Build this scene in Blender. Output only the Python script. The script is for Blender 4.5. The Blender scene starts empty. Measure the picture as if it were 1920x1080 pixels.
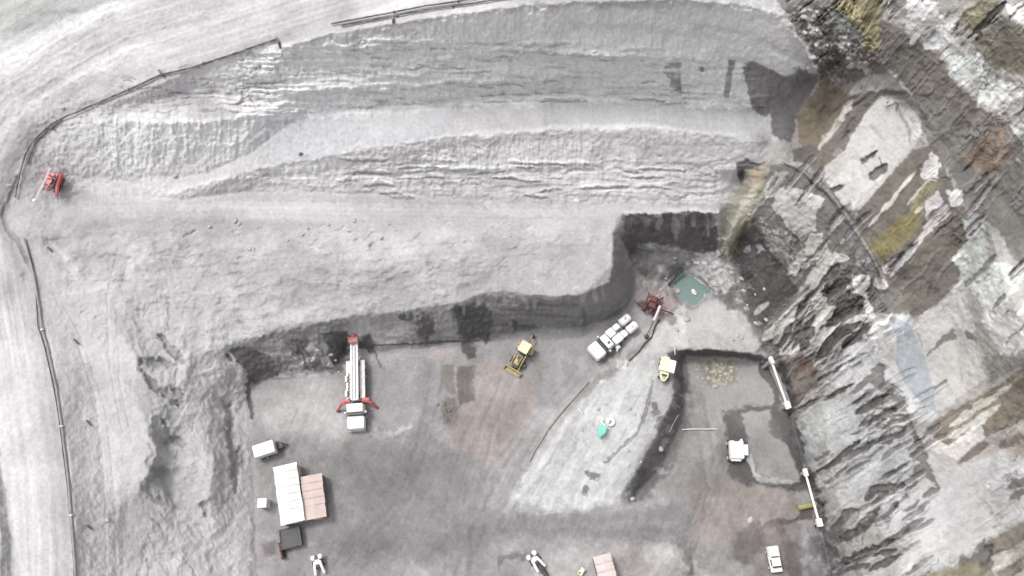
import bpy, bmesh, math, random
import numpy as np
from mathutils import Vector, Matrix

random.seed(7)
scene = bpy.context.scene
COL = scene.collection
TILT = math.radians(20.0)
HFOV = math.radians(64.0)
FPX = 960.0 / math.tan(HFOV / 2)
DIST = 110.0                                   # drone to the pit floor along the optical axis
CAM = Vector((0, -DIST * math.sin(TILT), DIST * math.cos(TILT)))
ST, CT = math.sin(TILT), math.cos(TILT)

def unproject(u, v, z):
    """survey point (u,v) of the aerial plan, at height z -> world x,y"""
    a = (u - 960.0) / FPX
    b = (540.0 - v) / FPX
    dy = ST + b * CT
    dz = -CT + b * ST
    t = (z - CAM.z) / dz
    return a * t, CAM.y + dy * t

# ------------------------------------------------------------------ noise
def vnoise(x, y, seed):
    xi = np.floor(x).astype(np.int64); yi = np.floor(y).astype(np.int64)
    fx = (x - xi).astype(np.float32); fy = (y - yi).astype(np.float32)
    fx = fx * fx * (3 - 2 * fx); fy = fy * fy * (3 - 2 * fy)
    def h(a, b):
        n = (a * 374761393 + b * 668265263 + seed * 2147483647) & 0xffffffff
        n = ((n ^ (n >> 13)) * 1274126177) & 0xffffffff
        n = n ^ (n >> 16)
        return (n & 0xffff).astype(np.float32) / 65535.0
    a = h(xi, yi); b = h(xi + 1, yi); c = h(xi, yi + 1); d = h(xi + 1, yi + 1)
    return (a + (b - a) * fx) * (1 - fy) + (c + (d - c) * fx) * fy

def fbm(x, y, seed, octv=4, gain=0.5):
    s = 0; amp = 1; tot = 0
    for k in range(octv):
        s = s + amp * vnoise(x * 2 ** k + 17.3 * k, y * 2 ** k - 9.1 * k, seed + k)
        tot += amp; amp *= gain
    return s / tot - 0.5                      # about -0.35..0.35

def ridged(x, y, seed, octv=3):
    return 1 - np.abs(2 * (fbm(x, y, seed, octv))) * 2

# ------------------------------------------------------------------ coarse height model: crest, toe and edge lines
L = []
def line(*p):                                   # x,y,z triples
    L.append([(p[i], p[i + 1], p[i + 2]) for i in range(0, len(p), 3)])
# haul road
line(1000,-60,35, 900,-2,32, 640,42,29, 520,73,27.5, 400,112,25, 250,178,22, 120,223,19, 60,268,17.5, 32,330,16, 8,400,14.5)
line(-480,430,17, -200,200,19, 0,110,22, 180,50,24.5, 300,-10,26.5, 700,-240,32, 1100,-480,38)
line(-480,380,18.5, -200,160,20.5, 0,60,23, 150,20,25, 250,-40,27, 700,-300,33)
line(-480,-480,30, 0,-480,33)
line(8,400,14.5, 30,450,14, 62,520,13.5, 98,660,13, 122,800,12.5, 137,950,12, 143,1080,12, 146,1560,12)
line(48,520,12.9, 84,660,12.4, 108,800,11.9, 123,950,11.4, 130,1080,11.4)
line(-60,470,14, -30,700,13, 0,850,12.6, 20,1000,12.2, 40,1560,12)
line(-90,470,15, -60,700,14.2, -30,850,13.6, 0,1000,13.2, 10,1560,13)
line(-480,600,17, -480,1560,15)
# shelf beside the road
line(60,440,13.6, 110,520,12.6, 170,620,11.6, 180,760,10.6, 200,960,9.6, 205,1560,9)
line(215,560,10.6, 232,620,10.2, 262,680,9.8, 250,725,9.5, 275,800,9, 292,850,8.6, 272,905,8.4, 238,950,8.2, 232,1080,8, 230,1560,8)
line(330,640,8.2, 350,700,7.6, 330,760,7)
line(300,880,5.2, 320,930,4.8, 390,935,4.6, 400,860,4.8, 360,820,5.2, 310,830,5.4)
line(430,760,1.5, 440,860,1.5, 445,960,1.5, 440,1080,1.5, 440,1560,1)
# pit floor toe
line(1175,580,0, 1130,605,0, 1000,618,0, 900,640,0, 800,652,0, 712,660,0, 690,652,0, 650,652,0, 628,690,0, 560,708,0, 475,718,0, 468,770,0, 474,900,0, 484,1080,0, 484,1560,0)
line(600,800,0, 700,900,0, 800,800,0, 900,700,0, 800,1000,0, 600,1040,0, 800,1560,0, 1200,1560,0)
line(960,700,0, 930,800,0, 900,960,0)
# foot-wall crest of the first bench
line(1352,398,11, 1160,398,11, 1148,440,10.8, 1150,500,10.5, 1143,530,10, 1100,548,9.6, 1050,556,9.5, 1000,552,9.5, 920,544,9, 860,568,8.6, 760,582,8.2, 660,592,8, 600,604,7.6, 520,622,7.2, 440,640,7, 400,655,7)
line(430,668,5, 470,650,5.6, 560,650,4.5, 620,640,4.6, 650,628,3.4, 690,628,3.4)
line(1192,520,2, 1186,560,0.5, 1175,580,0)
# step on the first bench
line(100,412,13.2, 250,408,12, 420,405,11.4, 600,415,11.3, 760,415,11.2)
line(90,450,12.6, 250,445,11.3, 420,440,10.6, 600,448,10.6, 760,455,10.8)
line(380,520,9.4, 700,500,10.4, 900,480,10.8)
line(300,560,9, 480,560,8.6)
# second face
line(110,345,13.3, 220,368,12, 340,374,11.4, 500,356,11.3, 640,362,11.3, 800,368,11.2, 1000,384,11, 1150,384,11, 1352,392,11)
line(320,362,12.2, 400,340,13.2, 500,312,14.6, 650,285,16.6, 780,264,17.8, 900,252,18, 1080,241,18, 1250,240,18, 1432,268,17.5)
line(500,330,12.8, 640,322,14, 800,315,14.4, 1000,312,14.4, 1200,312,14.4, 1400,320,14.4)
line(640,332,13.6, 800,326,13.6, 1000,322,13.6, 1200,324,13.6)
line(120,335,13.6, 220,335,12.9, 300,335,12.9, 400,322,13.4, 470,290,15, 520,250,16.8, 560,220,18, 640,205,18.3, 800,194,18.4, 900,182,18.4, 1010,172,18.4, 1200,172,18.4, 1300,182,18.2, 1430,204,17.6)
line(90,245,18.2, 150,222,19.2, 240,232,19.6, 330,232,19.8, 430,222,19.6, 520,205,19.6)
line(180,210,20.2, 250,195,20.8, 350,172,21, 450,180,20.6, 470,215,19.6)
line(560,180,20.6, 800,170,20.6, 1100,145,20.8, 1400,160,20.8)
line(560,172,21.8, 800,160,21.8, 1100,135,22, 1400,150,21.8)
line(560,135,23.6, 800,128,23.8, 1000,112,24.2, 1240,112,24.2, 1400,120,24)
line(590,98,26, 700,98,26.2, 860,88,26.6, 1000,96,26.4, 1150,108,25.8, 1300,112,25, 1400,122,24.4, 1500,145,24)
line(590,85,27.2, 700,88,27.4, 860,78,27.8)
line(1070,40,30.4, 1200,46,30, 1330,56,29, 1420,84,27.8, 1500,130,26)
line(1080,50,29, 1200,58,28.6, 1330,70,27.6, 1410,98,26.6)
line(530,88,27.3, 640,60,29, 800,34,31.2, 950,14,32.6, 1100,4,33.4, 1250,-2,33.6, 1400,8,33.4, 1466,30,33)
line(1466,30,33, 1500,80,30.5, 1532,132,28)
line(1000,-60,35, 1300,-60,35, 1500,-40,35, 1500,-480,42)
# corner under the second wall
line(1440,290,16, 1450,250,17, 1470,200,19, 1520,150,23)
# sump
line(1190,470,2.5, 1240,478,2.2, 1300,474,2, 1345,470,1.5)
line(1215,520,0.2, 1240,540,-1.2, 1252,542,-2.0, 1276,512,-2.0, 1302,516,-2.0, 1338,548,-2.0, 1300,574,-2.0, 1252,542,-2.0)
line(1285,545,-3.2, 1300,545,-3.2)
line(1244,552,-0.4, 1300,582,-0.4, 1345,552,-0.6, 1306,508,-0.6)
line(1350,482,1.5, 1380,540,-0.5, 1410,600,0, 1448,655,0.6)
line(1230,600,0, 1330,620,0.2, 1400,640,0.3)
# brown spur
line(1432,302,15.5, 1400,370,12.5, 1375,430,8.5, 1352,478,3.4)
line(1395,320,11.6, 1372,380,10.5, 1348,430,6)
line(1370,480,2, 1400,440,5, 1440,560,2.5, 1450,640,1.6)
# right wall: lower toe, lower crest, terrace
line(1452,672,-0.5, 1462,700,-1.2, 1482,765,-1.8, 1505,860,-2.2, 1538,985,-2.2, 1558,1080,-2.2, 1580,1560,-2.2)
line(1470,672,2.5, 1500,765,1.5, 1525,860,0.6, 1556,985,0.4, 1576,1080,0.4)
line(1432,302,15.5, 1470,322,16, 1505,345,16.2, 1545,385,16.4, 1600,440,16.6, 1640,500,16.6, 1668,545,16.4)
line(1668,545,16.4, 1640,600,13.5, 1600,660,10, 1570,700,7.5, 1545,760,5, 1560,900,4.2, 1620,1080,4)
line(1690,600,15.6, 1700,700,14.2, 1680,760,12.2, 1712,860,11.2, 1754,915,10.6, 1700,1000,8, 1700,1560,8)
line(1720,600,15.4, 1740,680,14.6, 1752,770,13.8, 1790,870,13, 1850,960,13, 1900,1060,13.5)
line(1520,345,16.5, 1545,370,16.7, 1600,425,16.9, 1660,500,16.9)
line(1850,860,15, 1920,800,19, 2100,700,28)
line(1740,540,18, 1790,620,17, 1800,720,16)
line(1600,395,19, 1650,300,22, 1700,180,25, 1640,140,25.4, 1580,170,22.5, 1530,250,19)
line(1690,505,20, 1760,420,22.5, 1800,400,25, 1790,300,26, 1730,230,26)
line(1800,520,20, 1850,420,26, 1900,560,26, 1960,700,27)
line(1540,0,33, 1600,60,31, 1680,150,27.5, 1800,280,27, 1900,400,27.5, 1980,520,28.5, 2100,700,29)
line(1680,0,34, 1760,80,32, 1850,180,31.5, 1930,280,32, 2100,500,34)
line(1830,-40,38, 1960,120,38, 2150,380,39)
line(2400,-480,52, 2400,300,44, 2400,900,40, 2400,1560,30)
line(2000,1100,18, 2100,1560,20)
# embankment in the middle of the floor
line(1160,650,0, 1050,735,0, 990,830,0, 950,940,0, 958,962,0, 1060,968,0, 1170,962,0)
line(1190,660,2.2, 1120,740,2.6, 1060,820,2.4, 1010,900,1.6)
line(1255,662,2.6, 1262,740,2.4, 1235,800,2.2, 1200,870,1.8, 1165,925,1.0)
line(1165,770,2.4, 1120,860,1.8, 1080,930,0.8)
line(1205,620,0.6, 1230,640,1.4)
# sunken cut
line(1280,668,-2.2, 1284,780,-2.2, 1262,830,-2.0, 1240,880,-1.6, 1190,930,-1, 1250,970,-0.8)
line(1275,655,1.6, 1320,655,1.8, 1380,660,1.6, 1440,668,0.8)
line(1290,674,-2.4, 1380,672,-2.4, 1430,690,-2.4, 1448,740,-2.4, 1380,764,-2.4)
line(1300,760,-2.4, 1350,800,-2.4, 1320,880,-2.2, 1340,960,-2, 1300,1040,-1.6, 1300,1560,-1)
line(1388,770,-1.2, 1445,768,-1.2, 1480,850,-1.2, 1500,900,-1.2, 1425,896,-1.2, 1400,840,-1.2, 1388,770,-1.2)
line(1385,905,-2.2, 1480,925,-2.2, 1530,940,-2.4)
line(1490,972,-2.6, 1440,975,-2.0, 1420,1000,-1.8)
line(1460,985,-1.4, 1510,990,-1.4, 1540,1050,-1.4)
line(480,1040,0.2, 560,1560,0.3)
line(1000,1040,0.6, 1150,1020,0.8, 1270,1040,0.6, 1300,1075,0)

U0, U1, V0, V1 = -480, 2400, -480, 1560
def solve():
    prev = None
    for cs in (48, 24, 12, 6, 3):
        nx = int((U1 - U0) / cs) + 1; ny = int((V1 - V0) / cs) + 1
        acc = np.zeros((ny, nx)); cnt = np.zeros((ny, nx))
        for ln in L:
            for (x0, y0, z0), (x1, y1, z1) in zip(ln[:-1], ln[1:]):
                n = max(2, int(math.hypot(x1 - x0, y1 - y0) / cs * 2) + 2)
                t = np.linspace(0, 1, n)
                ix = np.round((x0 + (x1 - x0) * t - U0) / cs).astype(int)
                iy = np.round((y0 + (y1 - y0) * t - V0) / cs).astype(int)
                z = z0 + (z1 - z0) * t
                ok = (ix >= 0) & (ix < nx) & (iy >= 0) & (iy < ny)
                np.add.at(acc, (iy[ok], ix[ok]), z[ok]); np.add.at(cnt, (iy[ok], ix[ok]), 1)
        m = cnt > 0
        zc = acc[m] / cnt[m]
        if prev is None:
            H = np.full((ny, nx), 12.0)
        else:
            gy = np.linspace(0, prev.shape[0] - 1, ny); gx = np.linspace(0, prev.shape[1] - 1, nx)
            H = bil(prev, gx[None, :].repeat(ny, 0), gy[:, None].repeat(nx, 1))
        H[m] = zc
        for _ in range(500 if cs > 20 else (160 if cs > 6 else 60)):
            P = np.pad(H, 1, mode='edge')
            H = 0.25 * (P[:-2, 1:-1] + P[2:, 1:-1] + P[1:-1, :-2] + P[1:-1, 2:])
            H[m] = zc
        prev = H
    P = np.pad(H, 1, mode='edge')
    H = 0.5 * H + 0.125 * (P[:-2, 1:-1] + P[2:, 1:-1] + P[1:-1, :-2] + P[1:-1, 2:])
    return H, cs

def bil(A, gx, gy):
    gx = np.clip(gx, 0, A.shape[1] - 1.001); gy = np.clip(gy, 0, A.shape[0] - 1.001)
    i = gx.astype(int); j = gy.astype(int); fx = gx - i; fy = gy - j
    return (A[j, i] * (1 - fx) + A[j, i + 1] * fx) * (1 - fy) + (A[j + 1, i] * (1 - fx) + A[j + 1, i + 1] * fx) * fy

HC, CS = solve()

# ------------------------------------------------------------------ fine grid
STEP = 1.75
gu = np.concatenate([np.arange(U0, -8, 7.0), np.arange(-8, 1928, STEP), np.arange(1928, U1 + 1, 7.0)])
gv = np.concatenate([np.arange(V0, -8, 7.0), np.arange(-8, 1088, STEP), np.arange(1088, V1 + 1, 7.0)])
NX, NY = len(gu), len(gv)
U, V = np.meshgrid(gu, gv)
U = U.astype(np.float64); V = V.astype(np.float64)
# ragged edges: the crest and toe lines wander a little
WX = fbm(U / 34, V / 34, 11, 4); WY = fbm(U / 34, V / 34, 23, 4)
W2X = fbm(U / 7, V / 7, 31, 3); W2Y = fbm(U / 7, V / 7, 37, 3)
RAG = fbm(U / 11, V / 8, 41, 4); W3 = fbm(U / 16, V / 16, 43, 3)
H = bil(HC, (U + WX * 9 + W2X * 4 - U0) / CS, (V + WY * 9 + W2Y * 5 - V0) / CS)
base_H = H.copy()

def inpoly(x, y, pts):
    r = np.zeros(x.shape, bool)
    n = len(pts)
    for i in range(n):
        x0, y0 = pts[i]; x1, y1 = pts[(i + 1) % n]
        if y0 == y1: continue
        c = ((y0 > y) != (y1 > y)) & (x < (x1 - x0) * (y - y0) / (y1 - y0) + x0)
        r ^= c
    return r

def segdist(x, y, pts, closed):
    d = np.full(x.shape, 1e9)
    n = len(pts)
    for i in range(n if closed else n - 1):
        x0, y0 = pts[i]; x1, y1 = pts[(i + 1) % n]
        dx, dy = x1 - x0, y1 - y0
        q = dx * dx + dy * dy + 1e-9
        t = np.clip(((x - x0) * dx + (y - y0) * dy) / q, 0, 1)
        d = np.minimum(d, (x - x0 - t * dx) ** 2 + (y - y0 - t * dy) ** 2)
    return np.sqrt(d)

OX, OY, SC = 0, 0, 1
def ctx(ox, oy, s):
    global OX, OY, SC
    OX, OY, SC = ox, oy, s
def topts(p):
    return [(OX + p[i] / SC, OY + p[i + 1] / SC) for i in range(0, len(p), 2)]
def window(pts, m):
    xs = [p[0] for p in pts]; ys = [p[1] for p in pts]
    i0 = np.searchsorted(gu, min(xs) - m); i1 = np.searchsorted(gu, max(xs) + m)
    j0 = np.searchsorted(gv, min(ys) - m); j1 = np.searchsorted(gv, max(ys) + m)
    return slice(j0, max(j1, j0 + 1)), slice(i0, max(i1, i0 + 1))
def mask_poly(p, f=6, w=6):
    pts = topts(p); wn = window(pts, f + w + 4)
    x = U[wn] + w * 1.6 * WX[wn] + w * 1.4 * W2X[wn]; y = V[wn] + w * 1.6 * WY[wn] + w * 1.4 * W2Y[wn]
    ins = inpoly(x, y, pts); d = segdist(x, y, pts, True)
    sd = np.where(ins, d, -d)
    m = np.clip((sd + RAG[wn] * (2 + .9 * w)) / f + 0.5, 0, 1)
    return wn, m * m * (3 - 2 * m)
def segdist_t(x, y, pts):
    d = np.full(x.shape, 1e9); tt = np.zeros(x.shape)
    ln = [math.hypot(b[0] - a[0], b[1] - a[1]) for a, b in zip(pts[:-1], pts[1:])]; tot = sum(ln) + 1e-9; acc = 0
    for (x0, y0), (x1, y1), l in zip(pts[:-1], pts[1:], ln):
        dx, dy = x1 - x0, y1 - y0
        t = np.clip(((x - x0) * dx + (y - y0) * dy) / (l * l + 1e-9), 0, 1)
        q = np.hypot(x - x0 - t * dx, y - y0 - t * dy)
        tt = np.where(q < d, (acc + t * l) / tot, tt); d = np.minimum(d, q); acc += l
    return d, tt
def mask_line(p, wd, f=3, w=4, taper=True):
    pts = topts(p); wn = window(pts, wd * 1.5 + f + w * 2 + 8)
    x = U[wn] + w * 1.4 * WX[wn] + w * 1.2 * W2X[wn]; y = V[wn] + w * 1.4 * WY[wn] + w * 1.2 * W2Y[wn]
    d, tt = segdist_t(x, y, pts)
    if wd < 41 and taper: wd = wd * (.25 + .85 * np.clip(5 * tt * (1 - tt), 0, 1) ** .7) * (1 + 1.6 * W3[wn])
    m = np.clip((wd / 2 - d + RAG[wn] * (1 + .5 * w)) / f + 0.5, 0, 1)
    return wn, m * m * (3 - 2 * m)

C = np.zeros((NY, NX, 3), np.float32)
C[:] = (186, 182, 184)
def blend(wn, m, col, o):
    c = C[wn]; c += (np.array(col, np.float32) - c) * (m * o)[..., None].astype(np.float32)
def P(col, p, f=6, w=6, o=1.0, dz=0):
    wn, m = mask_poly(p, f, w)
    if col is not None: blend(wn, m, col if not isinstance(col, (int, float)) else (col, col - 3, col - 2), o)
    if dz: H[wn] += m * dz
def S(col, wd, p, f=3, w=4, o=1.0, dz=0, tp=True):
    wn, m = mask_line(p, wd, f, w, tp)
    if col is not None: blend(wn, m, col if not isinstance(col, (int, float)) else (col, col - 3, col - 2), o)
    if dz: H[wn] += m * dz
def zone(p, f=20, w=10):
    Z = np.zeros((NY, NX), np.float32)
    wn, m = mask_poly(p, f, w); Z[wn] = m
    return Z

exec_marker = None
# ------------------------------------------------------------------ mineral colours (dust, coal, clay, wet rock) with some painted light and shade
ctx(0, 0, 1)
# haul road, bench faces
P(202, (-480,-480, 1000,-480, 1000,0, 640,40, 520,70, 250,170, 120,220, 50,280, 10,400, 40,460, 80,640, 120,900, 130,1560, -480,1560), 14, 8)
P(190, (1440,-480, 1440,0, 1530,130, 1430,300, 1350,480, 1450,660, 1560,1080, 1600,1560, 2400,1560, 2400,-480), 10, 6)
P((160,156,151), (1440,-480, 1466,0, 1535,130, 1430,300, 1350,480, 1450,660, 1560,1080, 1600,1560, 2400,1560, 2400,-480), 10, 6)
# pit floor
P((154,150,151), (470,715, 640,700, 740,640, 900,600, 1160,560, 1190,520, 1400,590, 1450,660, 1540,980, 1580,1560, 470,1560), 8, 8)
ctx(0, 0, 2)     # upper left
P((172,175,172), (-900,-900, 560,-900, 430,-20, 300,50, 150,95, 0,150, -900,400), 20, 10)
S(140, 8, (140,52, 300,40, 420,-5), 8, 6, .6); S(150, 10, (0,120, 120,90), 10, 6, .5)
S(178, 60, (1280,40, 1000,128, 720,228, 450,325, 250,405, 120,490, 30,590, 5,720, 20,860), 40, 8, .9)
for k, (o, a) in enumerate(((-60,188),(-95,210),(-130,192),(-175,208),(-220,196),(-260,210))):
    S(a, 16, (1280,40+o*1.1, 700,230+o*1.2, 250,395+o*1.1, 40,560+o, -60-k*14,760), 22, 6, .6)
S(168, 7, (1000,20, 700,88, 560,118), 6, 5, .5)
S(210, 26, (300,700, 600,720, 1000,770, 1280,760), 30, 10, .35)
P(196, (1170,160, 1290,140, 1290,205, 1200,200), 6, 5)
P(205, (340,430, 560,420, 700,400, 700,440, 520,450, 360,460), 12, 6, .8)
P(176, (360,370, 530,350, 560,400, 500,420, 380,420), 12, 6, .7)
P(172, (700,350, 880,345, 940,400, 880,430, 760,440), 12, 6, .7)
P((176,178,175), (250,470, 650,470, 690,540, 620,600, 420,570, 260,540), 30, 10, .6)
P((180,179,183), (980,430, 1300,415, 1300,575, 1000,610, 960,520), 8, 5)
P(205, (600,730, 800,670, 1000,620, 1300,590, 1300,620, 1000,650, 800,700), 10, 6, .8)
P(218, (470,1040, 480,930, 540,930, 560,980, 470,1080, 420,1080), 26, 8, .8)
S(222, 8, (540,970, 620,985), 10, 4, .5)
S(212, 14, (190,915, 240,945, 280,1030, 340,1100), 8, 4, .8)
S(150, 26, (140,480, 80,540, 36,620, 16,700, 4,780, 14,850, 40,900, 90,990, 130,1080), 14, 5, .75, 0, False)
S(164, 22, (20,690, 5,780, 22,860, 60,950, 110,1080), 8, 5, .8)
S(168, 14, (100,880, 400,835, 620,825, 900,840, 1280,850), 20, 10, .45)
P(176, (0,800, 50,860, 110,1080, 60,1080, 20,950), 14, 6, .9)
P(170, (1000,985, 1290,1000, 1290,1080, 800,1080), 40, 14, .35)
P(160, (280,760, 130,750, 110,730, 250,735), 10, 5, .4)
P(175, (1040,130, 1280,60, 1280,120, 1160,190, 1060,190), 16, 8, .8)
ctx(640, 0, 2)   # upper middle
P(176, (350,110, 500,50, 830,10, 850,130, 640,150, 380,150), 14, 8, .8)
S(150, 8, (860,78, 1000,82, 1280,92), 6, 5, .8); S(158, 5, (900,218, 1050,232, 1220,230), 5, 4, .8)
S(135, 6, (500,180, 640,195, 850,200), 4, 5, .8); S(135, 6, (0,200, 180,190, 360,182), 4, 5, .8)
S(125, 4, (0,405, 140,395, 340,385), 4, 6, .8); S(125, 4, (500,362, 700,350, 840,350, 960,362, 1080,350), 4, 5, .8)
S(145, 4, (400,320, 560,315), 4, 5, .8); S(150, 4, (0,240, 320,235), 6, 6, .6); S(148, 4, (1060,270, 1200,275), 4, 5, .8)
P(176, (250,230, 700,230, 760,330, 560,300, 300,260), 20, 14, .45)
P((180,179,183), (-20,440, 400,425, 440,500, 380,530, 200,550, -20,575), 10, 6, .9)
P((178,181,180), (760,365, 1200,350, 1290,390, 1290,470, 900,480, 760,500), 10, 6, .9)
P(190, (400,380, 760,370, 760,500, 460,510), 12, 6, .6)
S(212, 14, (0,575, 260,550, 500,510, 800,485, 1130,475, 1290,490), 10, 4, .85)
P(166, (340,590, 560,560, 900,540, 1180,560, 1200,610, 900,640, 500,650, 360,640), 16, 10, .6)
S(118, 5, (0,655, 100,648, 185,635), 4, 4, .9); S(135, 5, (690,640, 840,645, 960,620, 1060,602), 4, 6, .7); S(135, 5, (300,690, 480,690), 5, 5, .6)
P(168, (480,670, 800,670, 1030,730, 1010,745, 700,750, 520,720), 16, 10, .6); S(135, 6, (830,730, 1000,735, 1150,745, 1290,745), 6, 5, .7)
P(190, (520,750, 1040,760, 1010,860, 900,890, 680,870, 540,880), 30, 12, .6)
P(172, (1010,790, 1060,780, 1050,870, 1010,880, 1020,960, 985,1080, 940,1080, 1000,900), 14, 6, .8)
P(205, (0,860, 480,850, 500,960, 200,950, 0,1000), 40, 14, .4)
P(205, (820,910, 930,890, 910,920), 8, 6, .6)
P(112, (1208,232, 1278,235, 1275,350, 1235,352, 1236,300, 1215,280), 4, 3)
ctx(1280, 0, 2)
S(165, 18, (-100,88, 120,95, 260,130, 400,200, 490,255), 14, 6, .9)
S(205, 26, (-100,150, 120,150, 300,200, 400,250, 470,260), 16, 6, .7)
P(188, (-10,10, 350,0, 480,200, 300,130, 120,90, -10,80), 14, 5, .6)
P((182,182,184), (-20,360, 160,370, 240,320, 250,400, 290,460, 240,510, 60,480, -20,470), 8, 5, .9)
for yy in (255,285,318,345): S(140, 4, (-60,yy, 60,yy+3, 150,yy+6), 4, 6, .7)
P(202, (-20,480, 240,500, 300,570, 260,600, -20,580), 8, 5, .8)
P((100,97,97), (225,250, 260,230, 400,290, 430,255, 510,282, 470,370, 430,440, 410,540, 360,520, 330,500, 330,430, 300,440, 265,410, 240,340), 5, 5)
P(112, (175,225, 202,225, 172,370, 150,360), 3, 2)
P(105, (68,250, 82,250, 82,272, 68,272), 3, 2)
P(186, (-20,640, 120,640, 215,660, 170,740, 130,820, 0,800), 10, 6, .7)
# ---- right wall
P((128,125,121), (350,0, 650,0, 780,260, 560,340, 510,270, 440,130), 8, 8)
P((128,136,132), (540,50, 640,60, 660,130, 560,110), 14, 8)
P((146,134,98), (550,-40, 740,-60, 750,60, 740,190, 690,195, 655,100, 560,30), 8, 8)
P((112,103,104), (740,80, 850,170, 790,265, 690,230, 750,180), 14, 8)
P((110,104,99), (780,250, 850,150, 940,150, 980,270, 1180,460, 1280,620, 1300,900, 1260,900, 1180,720, 1060,630, 960,560, 890,420, 850,330), 10, 8)
P((142,118,98), (1040,600, 1180,470, 1250,540, 1230,600, 1150,700, 1090,670), 18, 10, .8)
P((122,117,106), (1090,150, 1220,60, 1290,110, 1290,290, 1180,260, 1100,200), 14, 6)
P((140,136,112), (1050,60, 1120,-20, 1210,-20, 1080,130), 8, 6)
P((135,110,88), (1200,180, 1290,180, 1290,250, 1210,240), 20, 8, .5)
S((88,82,74), 12, (1072,145, 1130,90, 1212,5), 3, 4, 1, -.3)
P((198,196,196), (830,-30, 945,-30, 960,50, 905,85, 830,110, 845,50), 6, 7)
P((200,201,200), (960,60, 1030,80, 1020,160, 905,195, 900,150, 950,130), 6, 9)
P((194,198,196), (985,200, 1130,195, 1140,285, 1060,325, 1000,290), 6, 9)
P((196,199,197), (1110,305, 1200,290, 1280,350, 1200,405, 1120,390), 6, 10)
P(200, (1225,10, 1300,0, 1300,100, 1260,60), 6, 5)
P((190,190,186), (1210,465, 1300,450, 1300,640, 1250,600, 1265,520), 6, 9)
P((130,122,90), (905,240, 960,190, 975,205, 930,270), 6, 5)
P((182,180,178), (590,130, 640,150, 630,210, 600,200), 5, 7)
for (x, y) in ((490,110),(470,90),(565,290),(440,40),(690,270),(520,160),(400,60)): P((180,178,174), (x-22,y-14, x+8,y-22, x+24,y+4, x-4,y+20), 5, 7)
P((138,124,108), (435,500, 430,440, 505,320, 530,270, 605,350, 565,440, 490,560, 430,540), 6, 4)
for k in range(4): S((110,98,86), 6, (470+k*30,520-k*8, 520+k*28,400-k*10, 570+k*20,330), 5, 4, .6)
P((194,191,187), (600,400, 640,320, 720,278, 790,285, 828,338, 740,345, 665,390, 560,520, 512,578, 500,560), 5, 4)
S((122,115,106), 38, (490,640, 540,570, 600,490, 680,390, 760,350), 10, 5)
S((110,104,98), 9, (640,410, 740,345, 850,348), 6, 4)
P((192,188,185), (750,360, 830,380, 892,450, 900,500, 860,560, 745,700, 660,805, 630,805, 580,740, 530,665, 535,630, 600,570, 640,500, 700,400), 4, 4)
S(170, 8, (800,380, 860,500, 850,560), 8, 4, .6); S((170,166,162), 6, (600,570, 660,480, 740,400), 5, 3, .7)
S(105, 7, (670,612, 732,568), 3, 5, 1, -.4); S(105, 10, (705,668, 775,618), 4, 6, 1, -.4); S(115, 5, (560,716, 602,698), 3, 4, 1, -.3); S(120, 5, (740,590, 760,640), 3, 4, .8)
P((118,109,99), (655,800, 745,700, 865,580, 895,600, 870,660, 720,855, 680,850), 6, 3)
S((190,185,178), 9, (698,855, 790,740, 885,640), 4, 3)
P((130,119,113), (716,870, 860,700, 900,680, 930,700, 850,790, 740,900), 6, 4)
P((134,126,84), (700,925, 800,835, 880,790, 905,835, 830,900, 745,965, 730,950), 6, 4)
P((150,142,110), (850,760, 930,680, 975,695, 920,760, 855,805), 6, 6)
P((120,110,100), (820,900, 930,790, 920,850, 780,985, 740,970), 6, 4)
P((192,184,184), (748,1005, 800,950, 900,850, 915,760, 960,715, 1010,800, 900,910, 800,1032), 5, 5)
P(188, (880,640, 940,565, 968,610, 960,670, 905,685), 5, 7)
P((114,107,98), (800,1030, 900,920, 975,855, 1065,860, 1075,900, 1020,960, 1000,1090, 940,1170, 870,1190, 820,1150, 770,1090), 6, 5)
P((186,191,187), (1050,815, 1120,830, 1150,980, 1280,1000, 1300,1300, 1080,1200, 1010,1090, 1010,960, 1075,900), 8, 8)
P(195, (995,720, 1040,715, 1045,760, 1005,770), 5, 6)
S(165, 8, (930,410, 1020,530, 1080,610), 8, 7, .35); S(165, 5, (1040,440, 1090,510), 5, 6, .5)
for (x, y) in ((1100,880),(1180,920),(1220,860),(1190,1010),(1130,650),(1200,680),(1060,720),(1240,1050)): P(176, (x-30,y-16, x+20,y-26, x+34,y+12, x-10,y+24), 8, 12, .7)
P((124,121,117), (500,780, 560,760, 640,830, 770,1080, 640,1040, 560,960, 500,850), 8, 8)
S((165,162,155), 7, (370,600, 450,640, 540,720, 640,845, 720,980, 770,1090), 4, 3, 1, .3)
S(100, 6, (378,612, 450,652, 532,730, 628,850), 4, 3, .8)
P((88,84,82), (200,610, 240,595, 300,610, 260,650, 215,680), 6, 4)
P((142,138,120), (245,640, 320,615, 310,740, 225,920, 165,985, 130,950, 170,820, 180,760, 215,690), 6, 5)
S((186,182,164), 14, (285,690, 230,780, 190,880, 160,950), 12, 4, .8)  # highlight painted down the brown spur
S((110,112,76), 20, (140,940, 175,800, 200,720), 14, 6, .5)
P((86,82,84), (190,930, 250,860, 280,900, 340,1010, 430,1080, 450,1120, 380,1260, 310,1180, 230,1080, 180,990), 8, 5)
P((112,109,106), (240,800, 330,790, 400,880, 450,960, 390,1040, 300,930), 10, 10)
P((186,185,183), (335,770, 390,690, 480,718, 535,742, 500,780, 500,850, 432,905, 375,860), 5, 4)
P(176, (298,700, 350,640, 395,650, 345,735, 310,745), 6, 6)
P((176,176,173), (430,965, 510,870, 558,940, 500,990, 440,1010, 395,1038), 5, 5)
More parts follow.
